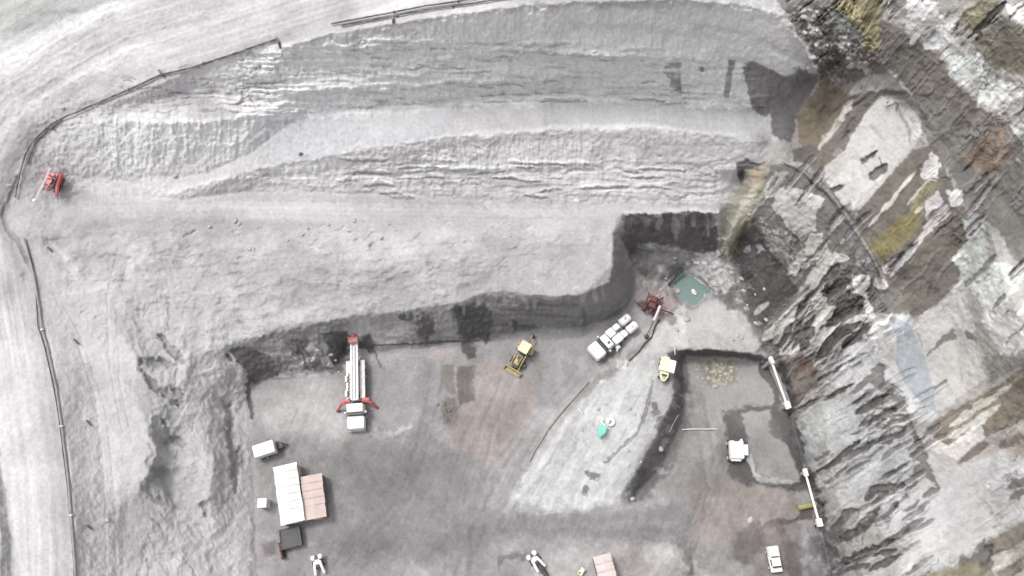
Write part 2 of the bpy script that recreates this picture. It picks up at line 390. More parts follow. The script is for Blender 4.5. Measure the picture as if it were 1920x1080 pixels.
P(182, (470,1090, 560,970, 625,958, 560,1030, 520,1080, 490,1100), 5, 5)
P(204, (632,1030, 700,1045, 740,1110, 722,1200, 690,1190, 670,1130), 6, 6)
for (x, y) in ((300,880),(320,940),(360,840),(290,830),(420,930),(350,900),(560,880),(600,860),(660,990),(590,920)): P(168, (x-16,y-8, x+6,y-16, x+16,y+6, x-4,y+14), 5, 8, .8)
ctx(1280, 540, 2)
P((108,104,102), (100,40, 200,-20, 340,-20, 430,0, 440,60, 330,140, 300,185, 220,110), 8, 6)
P((178,173,172), (-90,100, -20,70, 40,30, 130,40, 210,120, 300,215, 260,262, 200,250, 0,215, -100,200), 8, 6)
P((146,142,139), (300,190, 450,60, 530,-40, 640,-20, 720,100, 620,210, 500,270, 380,262), 6, 5)
P((112,101,94), (350,300, 380,262, 480,262, 520,320, 500,370, 420,440, 400,440, 360,340), 6, 6)
P((120,80,62), (440,250, 490,260, 480,330, 440,320), 14, 8, .4)
P((178,177,179), (520,300, 640,215, 760,210, 790,350, 700,420, 620,400, 520,330), 8, 6)
P(196, (560,300, 640,270, 680,320, 620,350), 24, 8, .8)
P((192,190,190), (700,120, 770,120, 800,200, 800,280, 840,360, 900,440, 960,470, 940,500, 870,500, 780,380, 700,190), 8, 5)
P((163,167,174), (765,95, 850,130, 895,220, 915,290, 935,350, 950,470, 900,445, 830,355, 800,280, 800,180), 3, 3)
P((183,181,177), (855,120, 1040,10, 1090,60, 1120,200, 1145,330, 1000,440, 965,465, 915,300, 890,180), 5, 4)
P((118,113,108), (905,255, 960,200, 1015,148, 1030,190, 980,205, 930,245), 5, 5)
P((118,113,108), (1065,160, 1095,170, 1110,210, 1070,190), 5, 5)
S((135,131,126), 26, (1060,-20, 1110,100, 1140,200, 1180,300), 14, 12, .8)
P((190,189,187), (1090,-20, 1300,-40, 1300,300, 1200,250, 1140,150), 8, 10, .9)
P((122,118,112), (1110,270, 1300,230, 1300,310, 1160,360), 12, 10, .8)
P((120,110,97), (915,520, 1000,465, 1120,400, 1300,300, 1300,480, 1170,545, 1060,600, 950,600), 5, 4)
S((178,173,164), 14, (1000,520, 1110,445, 1230,365), 4, 3); S((178,173,164), 16, (1000,560, 1080,520, 1190,440), 4, 3)
P((186,183,179), (870,540, 930,555, 1000,590, 1120,505, 1135,560, 1030,640, 920,610), 4, 4)
P((178,176,176), (850,600, 1040,665, 1200,560, 1300,660, 1300,860, 1140,935, 1060,1010, 1000,1050, 820,1090, 820,960, 730,900, 750,790, 900,720), 10, 6)
P((150,132,118), (1040,660, 1140,600, 1190,560, 1300,520, 1300,640, 1200,600, 1110,640), 10, 8, .5)
S((112,104,96), 14, (1035,655, 1085,620, 1145,580), 4, 3)
S((115,106,98), 14, (1190,590, 1300,550), 8, 8); S((118,112,108), 12, (1220,790, 1290,760), 6, 8)
S((110,106,102), 16, (1215,755, 1290,710), 5, 8)
P((166,167,167), (420,480, 600,400, 740,500, 850,560, 865,640, 850,720, 740,790, 560,850, 520,790, 450,660), 10, 6)
P((180,178,180), (600,560, 850,550, 860,700, 740,780, 640,700), 20, 8, .6)
P((160,168,166), (430,500, 560,520, 560,640, 470,680), 30, 8, .5)
P((116,113,110), (735,275, 765,295, 760,350, 805,370, 840,470, 880,560, 905,610, 935,690, 960,755, 905,712, 850,722, 892,660, 845,640, 875,600, 855,530, 800,470, 780,395, 700,365, 615,408, 680,340), 6, 8, .9, -.3)
for p in ((650,472, 720,435, 785,400), (668,516, 740,470, 800,455), (730,525, 780,495, 830,482), (735,582, 780,545, 835,520)): S((106,102,99), 15, p, 5, 4, 1, -.8)
for p in ((680,495, 740,455, 800,430), (740,505, 800,478, 850,470), (745,550, 800,520, 850,505)): S((190,188,188), 12, p, 5, 4, .8, .3)
S((96,92,90), 8, (505,692, 580,650, 665,572), 3, 4, 1, -.6)
S((96,92,90), 7, (405,470, 470,440, 560,400, 640,360), 3, 5, 1, -.6)
S((108,104,102), 16, (690,795, 720,765, 825,740), 5, 5, 1, -.6)
S((104,101,99), 20, (555,945, 590,880, 655,838), 5, 4, 1, -.7); S((98,95,93), 14, (560,955, 680,895, 735,825), 4, 4, 1, -.7)
S((184,182,182), 14, (600,900, 680,850, 735,800), 6, 4, .6)
P((190,188,190), (740,800, 1000,760, 1000,1040, 830,1060, 820,960), 30, 8, .6)
for p in ((560,1062, 640,1002, 760,965, 800,955), (620,1040, 700,1000, 800,985), (700,1060, 770,1020, 825,1000), (560,1085, 620,1050, 700,1040)): S((96,93,91), 10, p, 5, 6, 1, -.7)
P((124,115,102), (1145,948, 1300,870, 1300,935, 1175,1005), 5, 5)
P((124,115,102), (1175,1070, 1300,990, 1300,1040, 1200,1100), 5, 5)
P((188,180,170), (1175,1010, 1300,945, 1300,985, 1180,1060), 5, 5, .8)
P((108,104,100), (1040,1000, 1085,1010, 1130,940, 1165,1010, 1150,1090, 1020,1090), 6, 12)
P((134,128,104), (880,1090, 1000,1050, 1110,1030, 1170,1090), 10, 8)
# sharper statement of the slabs, dark matrix and steeply dipping ribs of the wall
ctx(1279, 187, 2)
P((112,109,106), (330,240, 470,260, 560,330, 640,440, 700,520, 770,680, 830,800, 700,800, 560,900, 320,960, 260,860, 190,700, 190,560, 240,440, 300,330), 6, 5)
P((114,107,98), (655,430, 745,320, 870,190, 960,150, 1000,300, 1060,400, 1085,500, 1030,560, 1040,680, 900,800, 830,800, 770,700, 700,560, 640,470), 6, 4)
P((116,112,107), (880,-20, 1000,-20, 1180,120, 1290,300, 1290,620, 1240,600, 1180,480, 1060,400, 1000,260, 900,120), 8, 6)
P((138,116,98), (1040,220, 1180,110, 1230,160, 1210,240, 1150,310, 1100,270), 14, 8, .8)
P((136,122,102), (440,130, 430,60, 470,-20, 640,-20, 560,110, 490,190, 450,150), 5, 4)
P((104,100,95), (410,190, 500,170, 530,220, 500,250, 420,230), 8, 5)
S((120,112,104), 40, (490,250, 540,190, 620,90, 700,-10), 5, 3)
S((194,190,184), 12, (505,190, 560,120, 640,10), 4, 3)
P((196,193,190), (750,-10, 830,0, 895,80, 900,120, 860,160, 845,190, 740,320, 665,415, 635,432, 580,360, 530,285, 540,250, 600,200, 650,110, 700,30), 3, 3)
S((160,156,152), 6, (800,20, 850,110, 855,160), 4, 3); S((168,165,160), 5, (700,90, 760,150), 4, 3, .7); S((165,160,155), 5, (640,180, 740,330), 4, 3, .5)
S((120,117,112), 7, (672,245, 732,190), 2, 3); S((124,120,115), 11, (705,298, 775,245), 3, 5); S((105,101,96), 7, (560,348, 602,325), 2, 3); S((110,106,100), 5, (740,215, 762,270), 2, 2)
S((196,191,182), 8, (700,478, 780,385, 880,262), 3, 2, 1, .2); S((186,178,160), 6, (845,390, 930,300, 960,310), 3, 3); S((188,178,160), 7, (840,450, 905,400), 3, 3)
P((126,116,74), (700,555, 800,455, 870,420, 895,460, 830,540, 745,605), 8, 5); P((142,134,104), (860,380, 930,310, 970,320, 920,385, 855,430), 6, 5)
P((194,186,187), (750,635, 800,590, 905,500, 915,380, 960,340, 1010,425, 960,470, 900,530, 830,610, 790,658, 765,655), 3, 4)
P((196,194,191), (895,260, 940,195, 968,240, 960,300, 905,300), 3, 6); P(200, (992,340, 1050,335, 1045,390, 1000,395), 3, 5)
P((188,193,189), (1055,445, 1125,455, 1150,600, 1250,630, 1270,700, 1180,780, 1110,640, 1020,620, 1010,590, 1070,530), 4, 7)
P((190,189,187), (335,395, 350,350, 395,318, 470,345, 540,375, 505,410, 500,475, 510,490, 445,530, 400,480), 3, 4)
P((204,203,201), (460,350, 540,375, 500,410, 470,390), 6, 5, .8)
P((172,169,165), (300,340, 345,275, 395,270, 345,360, 310,370), 4, 4); S(104, 6, (320,340, 360,290), 3, 3)
P((178,177,174), (455,560, 515,500, 558,570, 510,605, 440,640, 405,668, 398,640), 3, 4)
P((150,147,143), (280,440, 330,410, 400,500, 440,560, 400,620, 330,540), 8, 10, .6)
S((108,104,100), 12, (445,560, 480,520, 520,490), 3, 3)
S((170,166,158), 4, (350,225, 440,255, 540,330, 640,470, 710,580, 775,700), 3, 3, .4, 0, False); S((98,94,90), 4, (365,240, 445,272, 530,342, 625,482, 700,600), 3, 3, .8, 0, False)
P((142,138,120), (245,265, 315,240, 305,360, 220,540, 165,612, 130,580, 175,470, 190,380), 5, 4); S((188,182,160), 14, (285,320, 225,410, 160,585), 10, 3, .8); P((168,140,118), (262,250, 312,240, 296,330, 250,320), 8, 5, .7); S((98,100,62), 14, (240,460, 215,540, 190,590), 8, 5, .9)  # brown spur restated, its highlight painted in again
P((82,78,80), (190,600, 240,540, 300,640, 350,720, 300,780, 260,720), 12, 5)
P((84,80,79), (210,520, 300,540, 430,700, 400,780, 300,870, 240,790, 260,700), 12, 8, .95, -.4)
for x, y in ((262,700),(300,840),(250,560),(330,560),(400,590),(290,560),(360,520),(420,600),(560,480),(600,540),(660,620),(690,610),(620,700),(590,720)): P(172, (x-12,y-6, x+4,y-12, x+12,y+5, x-3,y+10), 3, 8, .8)
S((175,171,166), 9, (270,810, 300,780, 325,760), 3, 4)
ctx(1360, 400, 3.375)
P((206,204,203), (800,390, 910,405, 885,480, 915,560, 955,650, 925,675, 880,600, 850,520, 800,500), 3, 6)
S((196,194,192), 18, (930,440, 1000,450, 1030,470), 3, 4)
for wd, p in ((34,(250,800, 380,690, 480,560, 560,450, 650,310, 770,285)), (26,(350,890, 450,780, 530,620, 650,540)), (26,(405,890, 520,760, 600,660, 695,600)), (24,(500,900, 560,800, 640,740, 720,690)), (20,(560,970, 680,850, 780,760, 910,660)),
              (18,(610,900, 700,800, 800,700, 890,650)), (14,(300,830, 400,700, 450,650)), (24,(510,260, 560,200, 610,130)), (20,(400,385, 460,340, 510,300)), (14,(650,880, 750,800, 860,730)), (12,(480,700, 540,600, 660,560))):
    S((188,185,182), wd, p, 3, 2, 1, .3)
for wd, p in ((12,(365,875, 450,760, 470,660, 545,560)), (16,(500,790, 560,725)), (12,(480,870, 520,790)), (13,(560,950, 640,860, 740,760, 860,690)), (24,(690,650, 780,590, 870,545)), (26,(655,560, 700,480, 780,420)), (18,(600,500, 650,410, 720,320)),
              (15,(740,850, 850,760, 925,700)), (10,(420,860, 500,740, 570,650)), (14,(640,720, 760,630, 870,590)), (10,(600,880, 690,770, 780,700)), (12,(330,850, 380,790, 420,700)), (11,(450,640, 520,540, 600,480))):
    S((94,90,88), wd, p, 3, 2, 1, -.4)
ctx(1280, 540, 2)
# floor on the right
P((136,131,130), (-60,260, 220,280, 240,700, 440,760, 520,990, 400,1090, -40,1090, -60,900), 40, 12, .7)
S((84,80,80), 13, (-20,238, 100,240, 200,252, 330,272), 6, 5, 1)
P((146,142,139), (10,262, 230,268, 340,370, 340,430, 215,450, 170,560, 150,640, -40,620, -20,400), 8, 6)
P((150,145,117), (55,275, 190,275, 200,340, 100,365), 16, 8, .7)
P((84,80,80), (290,280, 330,290, 350,350, 375,430, 345,440, 335,380, 280,320), 5, 4)
P((92,88,88), (330,465, 400,450, 425,560, 470,660, 515,770, 500,780, 480,700, 450,690, 385,610, 335,560), 6, 5)
P((134,130,130), (215,462, 330,452, 330,540, 400,600, 445,700, 430,732, 285,722, 240,600), 5, 4)
P((104,100,100), (165,480, 212,462, 240,590, 262,700, 215,740, 205,660, 175,640), 7, 6)
S((100,97,96), 7, (212,468, 330,445, 400,440), 4, 4)
P((146,134,128), (60,700, 260,730, 440,745, 430,830, 380,860, 280,890, 240,980, 60,920, 20,780), 20, 10)
S((192,188,186), 11, (242,590, 268,700, 300,725, 440,728), 5, 5, .9)
S((150,145,142), 30, (280,740, 360,745, 440,740), 14, 8, .6)
P((86,76,72), (410,868, 430,845, 500,790, 512,860, 500,864), 5, 4)
S((106,94,92), 14, (265,1000, 282,920, 330,884, 410,868), 6, 6)
P((140,120,116), (290,900, 360,900, 380,1000, 290,990), 12, 8, .8)
P((94,82,80), (345,890, 385,895, 425,1000, 480,1090, 400,1090, 380,1000), 7, 5)
P((132,132,138), (420,890, 540,930, 545,1090, 470,1090, 430,1010), 12, 6, .9)
P((172,168,167), (-40,980, 60,1040, 110,1090, -40,1090), 14, 8)
P((172,172,172), (160,1240, 240,1100, 540,1100, 540,1300), 14, 8, .5)
ctx(640, 540, 2)
P((134,131,130), (380,95, 540,30, 780,45, 930,0, 1010,-80, 1030,-220, 1060,-280, 1105,-80, 1130,-20, 1110,30, 1080,90, 1000,120, 900,190, 540,200), 6, 6)
P((150,147,147), (540,105, 300,90, 250,120, 260,190, 540,205), 10, 8, .8)
for p in ((520,100, 700,98, 900,108), (640,60, 760,66, 900,60), (560,140, 800,150, 900,140), (900,40, 910,100, 905,190), (600,80, 800,84)): S((98,95,94), 4, p, 4, 4, .7)
P((98,94,92), (278,100, 335,95, 352,150, 318,212, 292,180), 8, 9)
P((84,81,80), (428,68, 500,72, 560,62, 582,130, 555,190, 500,205, 490,262, 455,250, 430,150), 8, 11)
P((92,88,88), (638,110, 665,130, 655,155, 645,140), 4, 3); S(100, 12, (215,105, 270,108), 5, 5)
P((168,165,163), (735,140, 810,138, 815,160, 745,160), 12, 6, .7)
S((104,100,100), 5, (140,214, 280,210, 330,205, 500,196), 3, 3)
P((124,116,112), (375,290, 420,288, 430,400, 370,380), 6, 4, .9)
P((112,106,103), (430,292, 500,290, 500,425, 440,442), 5, 3)
P((128,118,112), (372,412, 430,402, 442,500, 385,515), 8, 8)
P((158,144,138), (500,260, 640,320, 725,350, 720,450, 640,600, 560,680, 500,640, 400,580, 440,470, 500,430), 26, 12)
P((146,133,128), (560,420, 720,400, 700,480, 560,520), 26, 14, .5)
P((172,155,155), (330,222, 425,222, 410,270, 340,272), 14, 6, .8)
P((136,133,135), (0,640, 300,560, 500,640, 470,900, 260,1090, 0,1000), 50, 14)
P((150,146,148), (80,900, 300,850, 260,1090, -40,1090), 40, 14, .6)
P((176,173,172), (-40,480, 60,510, 130,540, 100,640, -60,640), 26, 12)
P((130,127,128), (290,380, 330,300, 330,560, 290,560), 14, 6, .4)
S((190,187,185), 12, (90,560, 130,530, 140,560, 200,545, 275,515), 4, 7, .9, .12); S((190,187,185), 8, (100,515, 130,560, 180,575), 4, 7, .8)
P((174,174,174), (620,840, 650,740, 780,545, 960,370, 1050,272, 1160,180, 1290,60, 1290,200, 1170,255, 1205,400, 1195,560, 1110,720, 1060,800, 850,842), 10, 6)
P((182,184,183), (640,840, 700,700, 820,590, 1000,560, 980,700, 860,790, 760,840), 30, 10, .5)
P((150,149,149), (1170,300, 1240,300, 1250,420, 1200,560, 1090,740, 1010,780, 1120,560), 20, 8, .7)
S((122,119,118), 14, (1160,185, 1070,275, 960,350, 880,430), 8, 6, .8)  # shadow edge west of the embankment painted in, continued by the next stroke
S((134,131,130), 20, (880,430, 770,540, 660,700, 600,830), 16, 8, .6)
S((112,109,108), 5, (1165,345, 1150,430, 1110,540, 1045,600, 985,655), 3, 4, .9)
P((112,109,108), (905,692, 970,690, 960,715, 930,720), 4, 7); P(116, (895,750, 925,745, 915,775, 890,770), 4, 7)
P((112,108,108), (910,580, 1060,590, 1000,640, 980,560), 12, 10, .0)
P((108,104,104), (1225,470, 1290,370, 1290,520, 1250,640, 1160,780, 1070,800, 1110,700, 1180,610), 18, 12)  # dark band along the embankment foot
P((94,90,90), (1225,240, 1290,232, 1300,300, 1300,420, 1280,420, 1255,300), 6, 4)
S((190,186,184), 26, (1035,290, 1060,275), 7, 8)
S((190,186,184), 9, (970,360, 990,345), 5, 6)
P((128,126,127), (560,860, 760,850, 1000,850, 1290,800, 1290,960, 900,930, 600,915), 16, 10)
S((150,148,150), 10, (560,880, 800,895, 1290,880), 8, 5, .7); S((120,118,119), 8, (700,905, 800,910, 940,900), 8, 4, .7)
for o in (0, 40, 75): S((166,163,163), 8, (450+o,1080, 470+o,900, 520+o,700, 640+o,560), 8, 6, .35)
for o in (20, 55): S((128,124,124), 8, (450+o,1080, 470+o,900, 520+o,700, 640+o,560), 8, 6, .35)
P((172,168,167), (700,1010, 900,980, 1290,960, 1290,1090, 740,1090), 14, 8)
P((118,114,114), (590,1000, 700,985, 700,1010, 620,1020, 590,1050), 8, 8)
P((150,140,136), (1050,1000, 1120,980, 1150,1080, 1030,1090), 16, 8, .7)
ctx(1280, 0, 2)
P((116,111,106), (360,20, 540,40, 620,160, 700,250, 640,300, 540,300, 500,240, 440,120), 8, 10, .7)
P((108,102,96), (740,60, 840,120, 900,190, 960,200, 1000,290, 1110,400, 1200,440, 1290,560, 1290,640, 1180,470, 1050,500, 900,330, 800,240, 740,220), 8, 6, .8)
for q in ((440,30, 500,80), (470,100, 520,140), (590,140, 640,220), (850,170, 905,110), (620,250, 700,240)): S((178,175,170), 16, q, 4, 8, .9, .2)
P((206,204,203), (835,-30, 942,-30, 955,50, 905,80, 830,100, 845,50), 3, 6); P((202,203,202), (965,60, 1030,80, 1018,155, 930,190, 905,180, 905,150, 950,125), 3, 8)
P((198,201,199), (1000,200, 1130,198, 1138,280, 1060,300, 1010,280), 3, 8); P((198,200,198), (1120,310, 1200,290, 1272,350, 1200,395, 1130,380), 3, 9); P((116,110,98), (1095,150, 1215,60, 1290,110, 1290,270, 1200,255, 1110,190), 6, 5, .8)
S((150,144,116), 12, (1050,90, 1110,20), 5, 4); S((205,202,198), 14, (1215,15, 1290,90), 4, 5)
ctx(640, 0, 2)
rl = random.Random(31)
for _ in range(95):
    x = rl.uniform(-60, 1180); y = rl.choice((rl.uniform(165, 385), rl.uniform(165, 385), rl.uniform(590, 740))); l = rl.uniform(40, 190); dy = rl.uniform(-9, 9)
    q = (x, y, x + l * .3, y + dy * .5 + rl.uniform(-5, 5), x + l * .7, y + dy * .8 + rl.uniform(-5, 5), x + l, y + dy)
    S(rl.uniform(205, 214), rl.uniform(5, 12), [c_ - (7 if i_ % 2 else 0) for i_, c_ in enumerate(q)], 4, 4, .6, .12); S(rl.uniform(112, 145), rl.uniform(2.5, 5), q, 3, 4, .75, -.15)  # pale lip and underside shade of each ledge put into the colour
ctx(-30, 0, 1)
for _ in range(40):
    x = rl.uniform(240, 560); y = rl.uniform(125, 215); l = rl.uniform(15, 70)
    S(rl.uniform(130, 155), 2, (x, y, x + l * .5, y + rl.uniform(-4, 2), x + l, y + rl.uniform(-4, 2)), 2, 4, .6, -.1)
for _ in range(150):
    x = rl.uniform(150, 1100); y = rl.uniform(430, 620) if x < 650 else rl.uniform(420, 545); l = rl.uniform(5, 26)
    if y > 590 and x > 430: continue
    S(rl.choice((148, 155, 206, 208)), rl.uniform(1.5, 3.5), (x, y, x + l * .5, y - rl.uniform(0, 6), x + l, y - rl.uniform(0, l * .8)), 2, 5, .6, -.08)
ctx(0, 0, 1)
rt = random.Random(12)
for pth in ((955,705, 915,800, 890,900, 876,1000, 872,1100), (930,715, 880,820, 850,930, 845,1100), (1100,690, 1020,780, 960,880, 900,1000, 860,1100), (640,860, 700,900, 820,940, 1000,985, 1260,985),
            (660,840, 720,940, 780,1060), (1120,980, 1250,1010, 1330,960, 1350,860, 1330,760), (1140,700, 1060,800, 1000,900, 930,985, 700,1040), (600,700, 560,800, 520,900), (820,720, 800,820, 760,940, 640,1060), (1300,1000, 1340,900, 1310,740)):
    ox, oy = rt.uniform(-3, 3), rt.uniform(-3, 3)
    for o in (-11, 11):
        q = [c_ + (o + ox if i_ % 2 == 0 else oy) for i_, c_ in enumerate(pth)]
        S(124, 7, q, 7, 3, .26, -.04, False); S(170, 6, [c_ + (4 if i_ % 2 == 0 else 0) for i_, c_ in enumerate(q)], 7, 3, .18, .0, False)
for pth in ((110,560, 150,640, 190,760, 205,900, 210,1090), (230,480, 210,560, 215,700, 240,820), (340,390, 600,395, 900,400, 1100,400), (150,395, 500,385, 900,392), (250,520, 500,500, 800,470, 1100,450)):
    for o in (-9, 9):
        S(172, 4, [c_ + o for c_ in pth], 4, 2, .4, -.04, False)
S(146, 13, (540,66, 400,108, 250,168, 110,216, 50,262, 20,325, 3,400, 18,450, 45,520, 78,630, 98,720, 115,850, 126,960, 132,1100), 12, 3, .7, 0, False)
for o, a in ((-34,176), (-50,208), (-66,176), (-84,210), (-104,178), (-126,208)):
    S(a, 7, (540,66+o*.9, 250,168+o, 110,212+o, 40+o*.6,270+o*.7, 10+o*.8,330, -10+o,410, 8+o*.9,470, 60+o*.8,640, 95+o*.8,850, 112+o*.8,1100), 9, 5, .5, 0, False)
for k in range(60):
    x = rt.uniform(430, 1130); q = [(440,640),(520,622),(660,592),(760,582),(860,568),(920,544),(1000,552),(1100,548),(1140,530)]
    y = np.interp(x, [a_ for a_, _ in q], [b_ for _, b_ in q])
    S(rt.choice((168, 176, 184)), rt.uniform(3, 9), (x, y - 8, x + rt.uniform(-3, 3), y + rt.uniform(6, 30)), 5, 4, .7)
for k in range(26):
    x = rt.uniform(480, 720); S(rt.choice((86, 150, 160, 100)), rt.uniform(3, 8), (x, rt.uniform(640, 700), x + rt.uniform(10, 40), rt.uniform(640, 700)), 4, 7, .8, rt.uniform(-.3, .4))
P((124,121,122), (560,860, 700,800, 860,860, 930,965, 1290,975, 1290,1015, 960,1010, 800,1060, 620,1060), 50, 12, .7)
P((104,100,100), (1255,770, 1285,680, 1290,800, 1250,880, 1190,925, 1180,900), 22, 8, .8)
P((112,108,107), (1350,800, 1400,780, 1400,900, 1345,890), 26, 8, .55)
ctx(1280, 540, 2)
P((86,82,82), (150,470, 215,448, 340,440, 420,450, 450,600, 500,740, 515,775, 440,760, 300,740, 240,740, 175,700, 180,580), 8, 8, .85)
P((142,138,138), (220,468, 326,458, 326,540, 396,600, 440,700, 428,722, 288,716, 242,600), 5, 6); S((190,186,184), 10, (242,590, 268,700, 300,722, 440,726), 5, 5, .9)
P((116,112,112), (260,520, 320,500, 360,600, 320,640, 270,600), 26, 12, .5)
ctx(0, 0, 1)
for k in range(34):
    x = rt.uniform(1190, 1285); y = rt.uniform(690, 930)
    if abs((x - 1285) + (y - 700) * .45) > 38: continue
    P(rt.choice((92, 150, 104, 160)), (x - 9, y - 4, x + 3, y - 9, x + 11, y + 3, x - 2, y + 9), 4, 9, .8)
for k in range(84):
    low = k % 2
    x = rt.uniform(1490, 1740) if low else rt.uniform(1420, 1900); y = rt.uniform(690, 1080) if low else rt.uniform(250, 640)
    if not low and ((1530 < x < 1760 and y < 420) or (1640 < x < 1860 and y > 540) or x - 1420 > y * 1.15 + 40): continue
    if low and y - 690 > (x - 1470) * 3.6 + 60: continue
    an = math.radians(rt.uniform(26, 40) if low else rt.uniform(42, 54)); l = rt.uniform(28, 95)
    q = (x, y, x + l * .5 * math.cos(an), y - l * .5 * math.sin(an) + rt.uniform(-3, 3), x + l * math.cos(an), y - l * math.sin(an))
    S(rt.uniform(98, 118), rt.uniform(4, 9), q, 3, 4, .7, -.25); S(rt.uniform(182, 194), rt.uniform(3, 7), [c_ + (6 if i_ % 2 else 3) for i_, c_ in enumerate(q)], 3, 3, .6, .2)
ctx(1280, 540, 2)
P((188,187,187), (700,110, 850,90, 910,260, 960,450, 940,500, 880,490, 790,370), 8, 5, .9)
P((161,166,174), (768,98, 850,132, 893,222, 915,290, 935,350, 950,462, 900,440, 830,352, 802,280, 800,180), 3, 2)
P((120,108,104), (290,890, 440,880, 460,1000, 500,1090, 280,1090, 260,990), 14, 10, .6)
P((92,86,86), (390,960, 440,940, 560,1000, 560,1090, 400,1090), 14, 10, .7)
ctx(0, 0, 1)
S(138, 9, (34,335, 20,372, 8,402, 14,432, 34,452, 52,490), 5, 3, .85, -.15, False)
for k in range(70):
    x = rt.uniform(1500, 1580); y = rt.uniform(1010, 1080); P(rt.choice((88, 104, 140)), (x - 8, y - 5, x + 4, y - 9, x + 9, y + 4, x - 3, y + 8), 4, 8, .5)
for k in range(60):
    t_ = rt.random(); x = 1452 + 108 * t_ + rt.uniform(-4, 16); y = 680 + 400 * t_
    P(rt.choice((82, 96, 88, 150)), (x - 7, y - 6, x + 4, y - 10, x + 9, y + 4, x - 3, y + 9), 4, 8, .85)
P((92,84,83), (1380,1000, 1420,980, 1440,1020, 1400,1060, 1370,1050), 20, 8, .7)
# red dust round the drill and the sump
ctx(1100, 360, 4.15)
P((88,83,82), (290,190, 340,165, 540,170, 1010,180, 1020,460, 900,480, 720,450, 620,420, 420,400, 370,580, 330,500, 280,350), 8, 8)
P((124,121,120), (400,400, 620,430, 730,450, 850,470, 900,520, 780,590, 640,690, 600,700, 470,690, 400,600, 360,590), 8, 8)
P((165,160,158), (470,410, 520,400, 540,450, 480,460), 10, 8)
P((168,164,162), (550,590, 600,580, 620,660, 570,670), 10, 8)
P((150,146,144), (700,450, 760,450, 760,540, 710,550), 10, 6, .8); P((165,161,160), (840,470, 910,500, 900,540, 850,540), 8, 6)
for x, l in ((565,290),(690,360),(735,300),(945,340),(820,270),(985,270)): S((150,146,142), 12, (x,185, x+6,230, x-4,l), 6, 6, .75)
P((130,126,126), (420,200, 490,190, 490,260, 430,260), 8, 6)
P((134,131,130), (200,470, 290,480, 400,600, 405,760, 370,900, 180,900), 10, 5, .8)
P((168,163,162), (380,600, 480,690, 520,670, 600,720, 720,830, 740,860, 640,950, 560,960, 380,850, 400,720), 8, 5)
P((170,138,138), (390,800, 480,770, 640,790, 720,850, 640,940, 480,900, 400,860), 30, 8, .8)
P((90,62,62), (390,860, 460,850, 560,860, 620,900, 560,985, 480,960, 420,910), 12, 8, .9)
P((168,165,162), (890,600, 980,580, 1010,640, 1180,660, 1190,720, 1040,760, 900,700, 860,640), 8, 12, .6)
P((176,172,172), (850,890, 960,820, 1040,840, 1110,910, 1220,930, 1260,1050, 900,1080, 720,1000, 700,920), 12, 8)
for x, y in ((1110,620),(1000,720),(1190,850),(1250,915),(1080,770),(1060,580),(790,560)): P((178,174,172), (x-26,y-10, x+10,y-20, x+26,y+6, x-4,y+18), 8, 5)
S((110,107,106), 8, (560,1010, 590,980, 640,945, 720,885), 5, 5, .8); S((108,105,104), 14, (620,950, 660,990, 690,1015), 6, 5, .8)
ctx(0, 540, 2)
P(178, (-60,640, 0,680, 60,950, 90,1090, -900,1090, -900,640), 10, 6)
S(172, 46, (60,0, 105,0, 170,330, 215,660, 235,1090), 26, 6, .85)
S(160, 14, (118,-30, 165,200, 212,420, 245,700, 262,1090), 10, 5, .8)
for k in range(6): S((212,190)[k % 2], 14, (-60+k*28,-60, -30+k*28,300, 30+k*24,700, 80+k*20,1090), 18, 8, .45)
P(182, (150,0, 260,0, 300,330, 330,700, 350,1090, 280,1090, 260,700, 190,330), 16, 8, .9)
P(172, (280,440, 370,430, 390,520, 300,560), 26, 12, .7)
P((197,194,195), (300,80, 430,50, 440,160, 535,290, 500,370, 560,560, 545,740, 440,820, 420,1090, 330,1090, 320,700), 8, 5)
P(202, (200,-60, 420,-60, 440,50, 260,60), 30, 8, .6)
S(210, 10, (400,300, 430,480, 432,800, 432,1090), 8, 4, .6)
P(170, (440,90, 520,100, 620,260, 700,320, 560,330, 530,290, 445,160), 14, 10, .9)
P(172, (500,370, 540,300, 620,390, 700,560, 640,640, 560,560), 14, 12, .9)
for p in ((535,310, 580,370, 640,400, 670,440), (520,270, 600,280, 660,290), (600,180, 690,280), (610,500, 650,560, 700,590), (650,370, 680,400, 670,440), (840,420, 870,500, 880,640, 885,760), (905,600, 910,680), (760,800, 775,860)): S(142, 12, p, 10, 8, .8, -.5)
S(150, 10, (560,590, 580,620, 550,650, 590,700, 545,740, 580,790, 700,830), 8, 5, .7, -.2)
P(177, (590,690, 680,650, 760,700, 790,790, 760,830, 640,810, 600,770), 14, 6)
P(208, (800,455, 850,455, 860,495, 815,495), 8, 5); P(168, (810,790, 880,760, 885,860, 815,850), 14, 8)
P(200, (740,200, 780,260, 870,230, 900,190, 1000,140, 900,150), 14, 8, .7)
P(196, (640,100, 800,80, 1280,60, 1290,110, 1080,120, 800,180), 30, 12, .5)
P((132,129,129), (900,230, 1000,160, 1100,130, 1290,110, 1290,200, 1000,250), 18, 10, .8)
P((94,90,90), (870,232, 930,212, 1010,262, 1080,280, 1040,330, 935,365, 920,310, 880,260), 6, 8)
P((98,94,94), (1085,195, 1160,190, 1160,230, 1100,250), 6, 6); P((86,83,83), (1200,168, 1300,160, 1310,250, 1240,260), 6, 6)
P((118,114,114), (990,262, 1290,240, 1290,300, 1240,330, 1160,300, 1060,320), 8, 14, .9)
P((90,86,86), (1230,270, 1300,240, 1300,310, 1240,335), 8, 8); S((92,88,88), 16, (1320,210, 1380,200, 1400,240), 10, 8)
S((200,196,195), 12, (1175,215, 1195,245), 4, 5); S((190,186,185), 12, (1200,262, 1250,290), 5, 8); S((178,174,172), 10, (1060,290, 1200,265), 5, 10, .6)
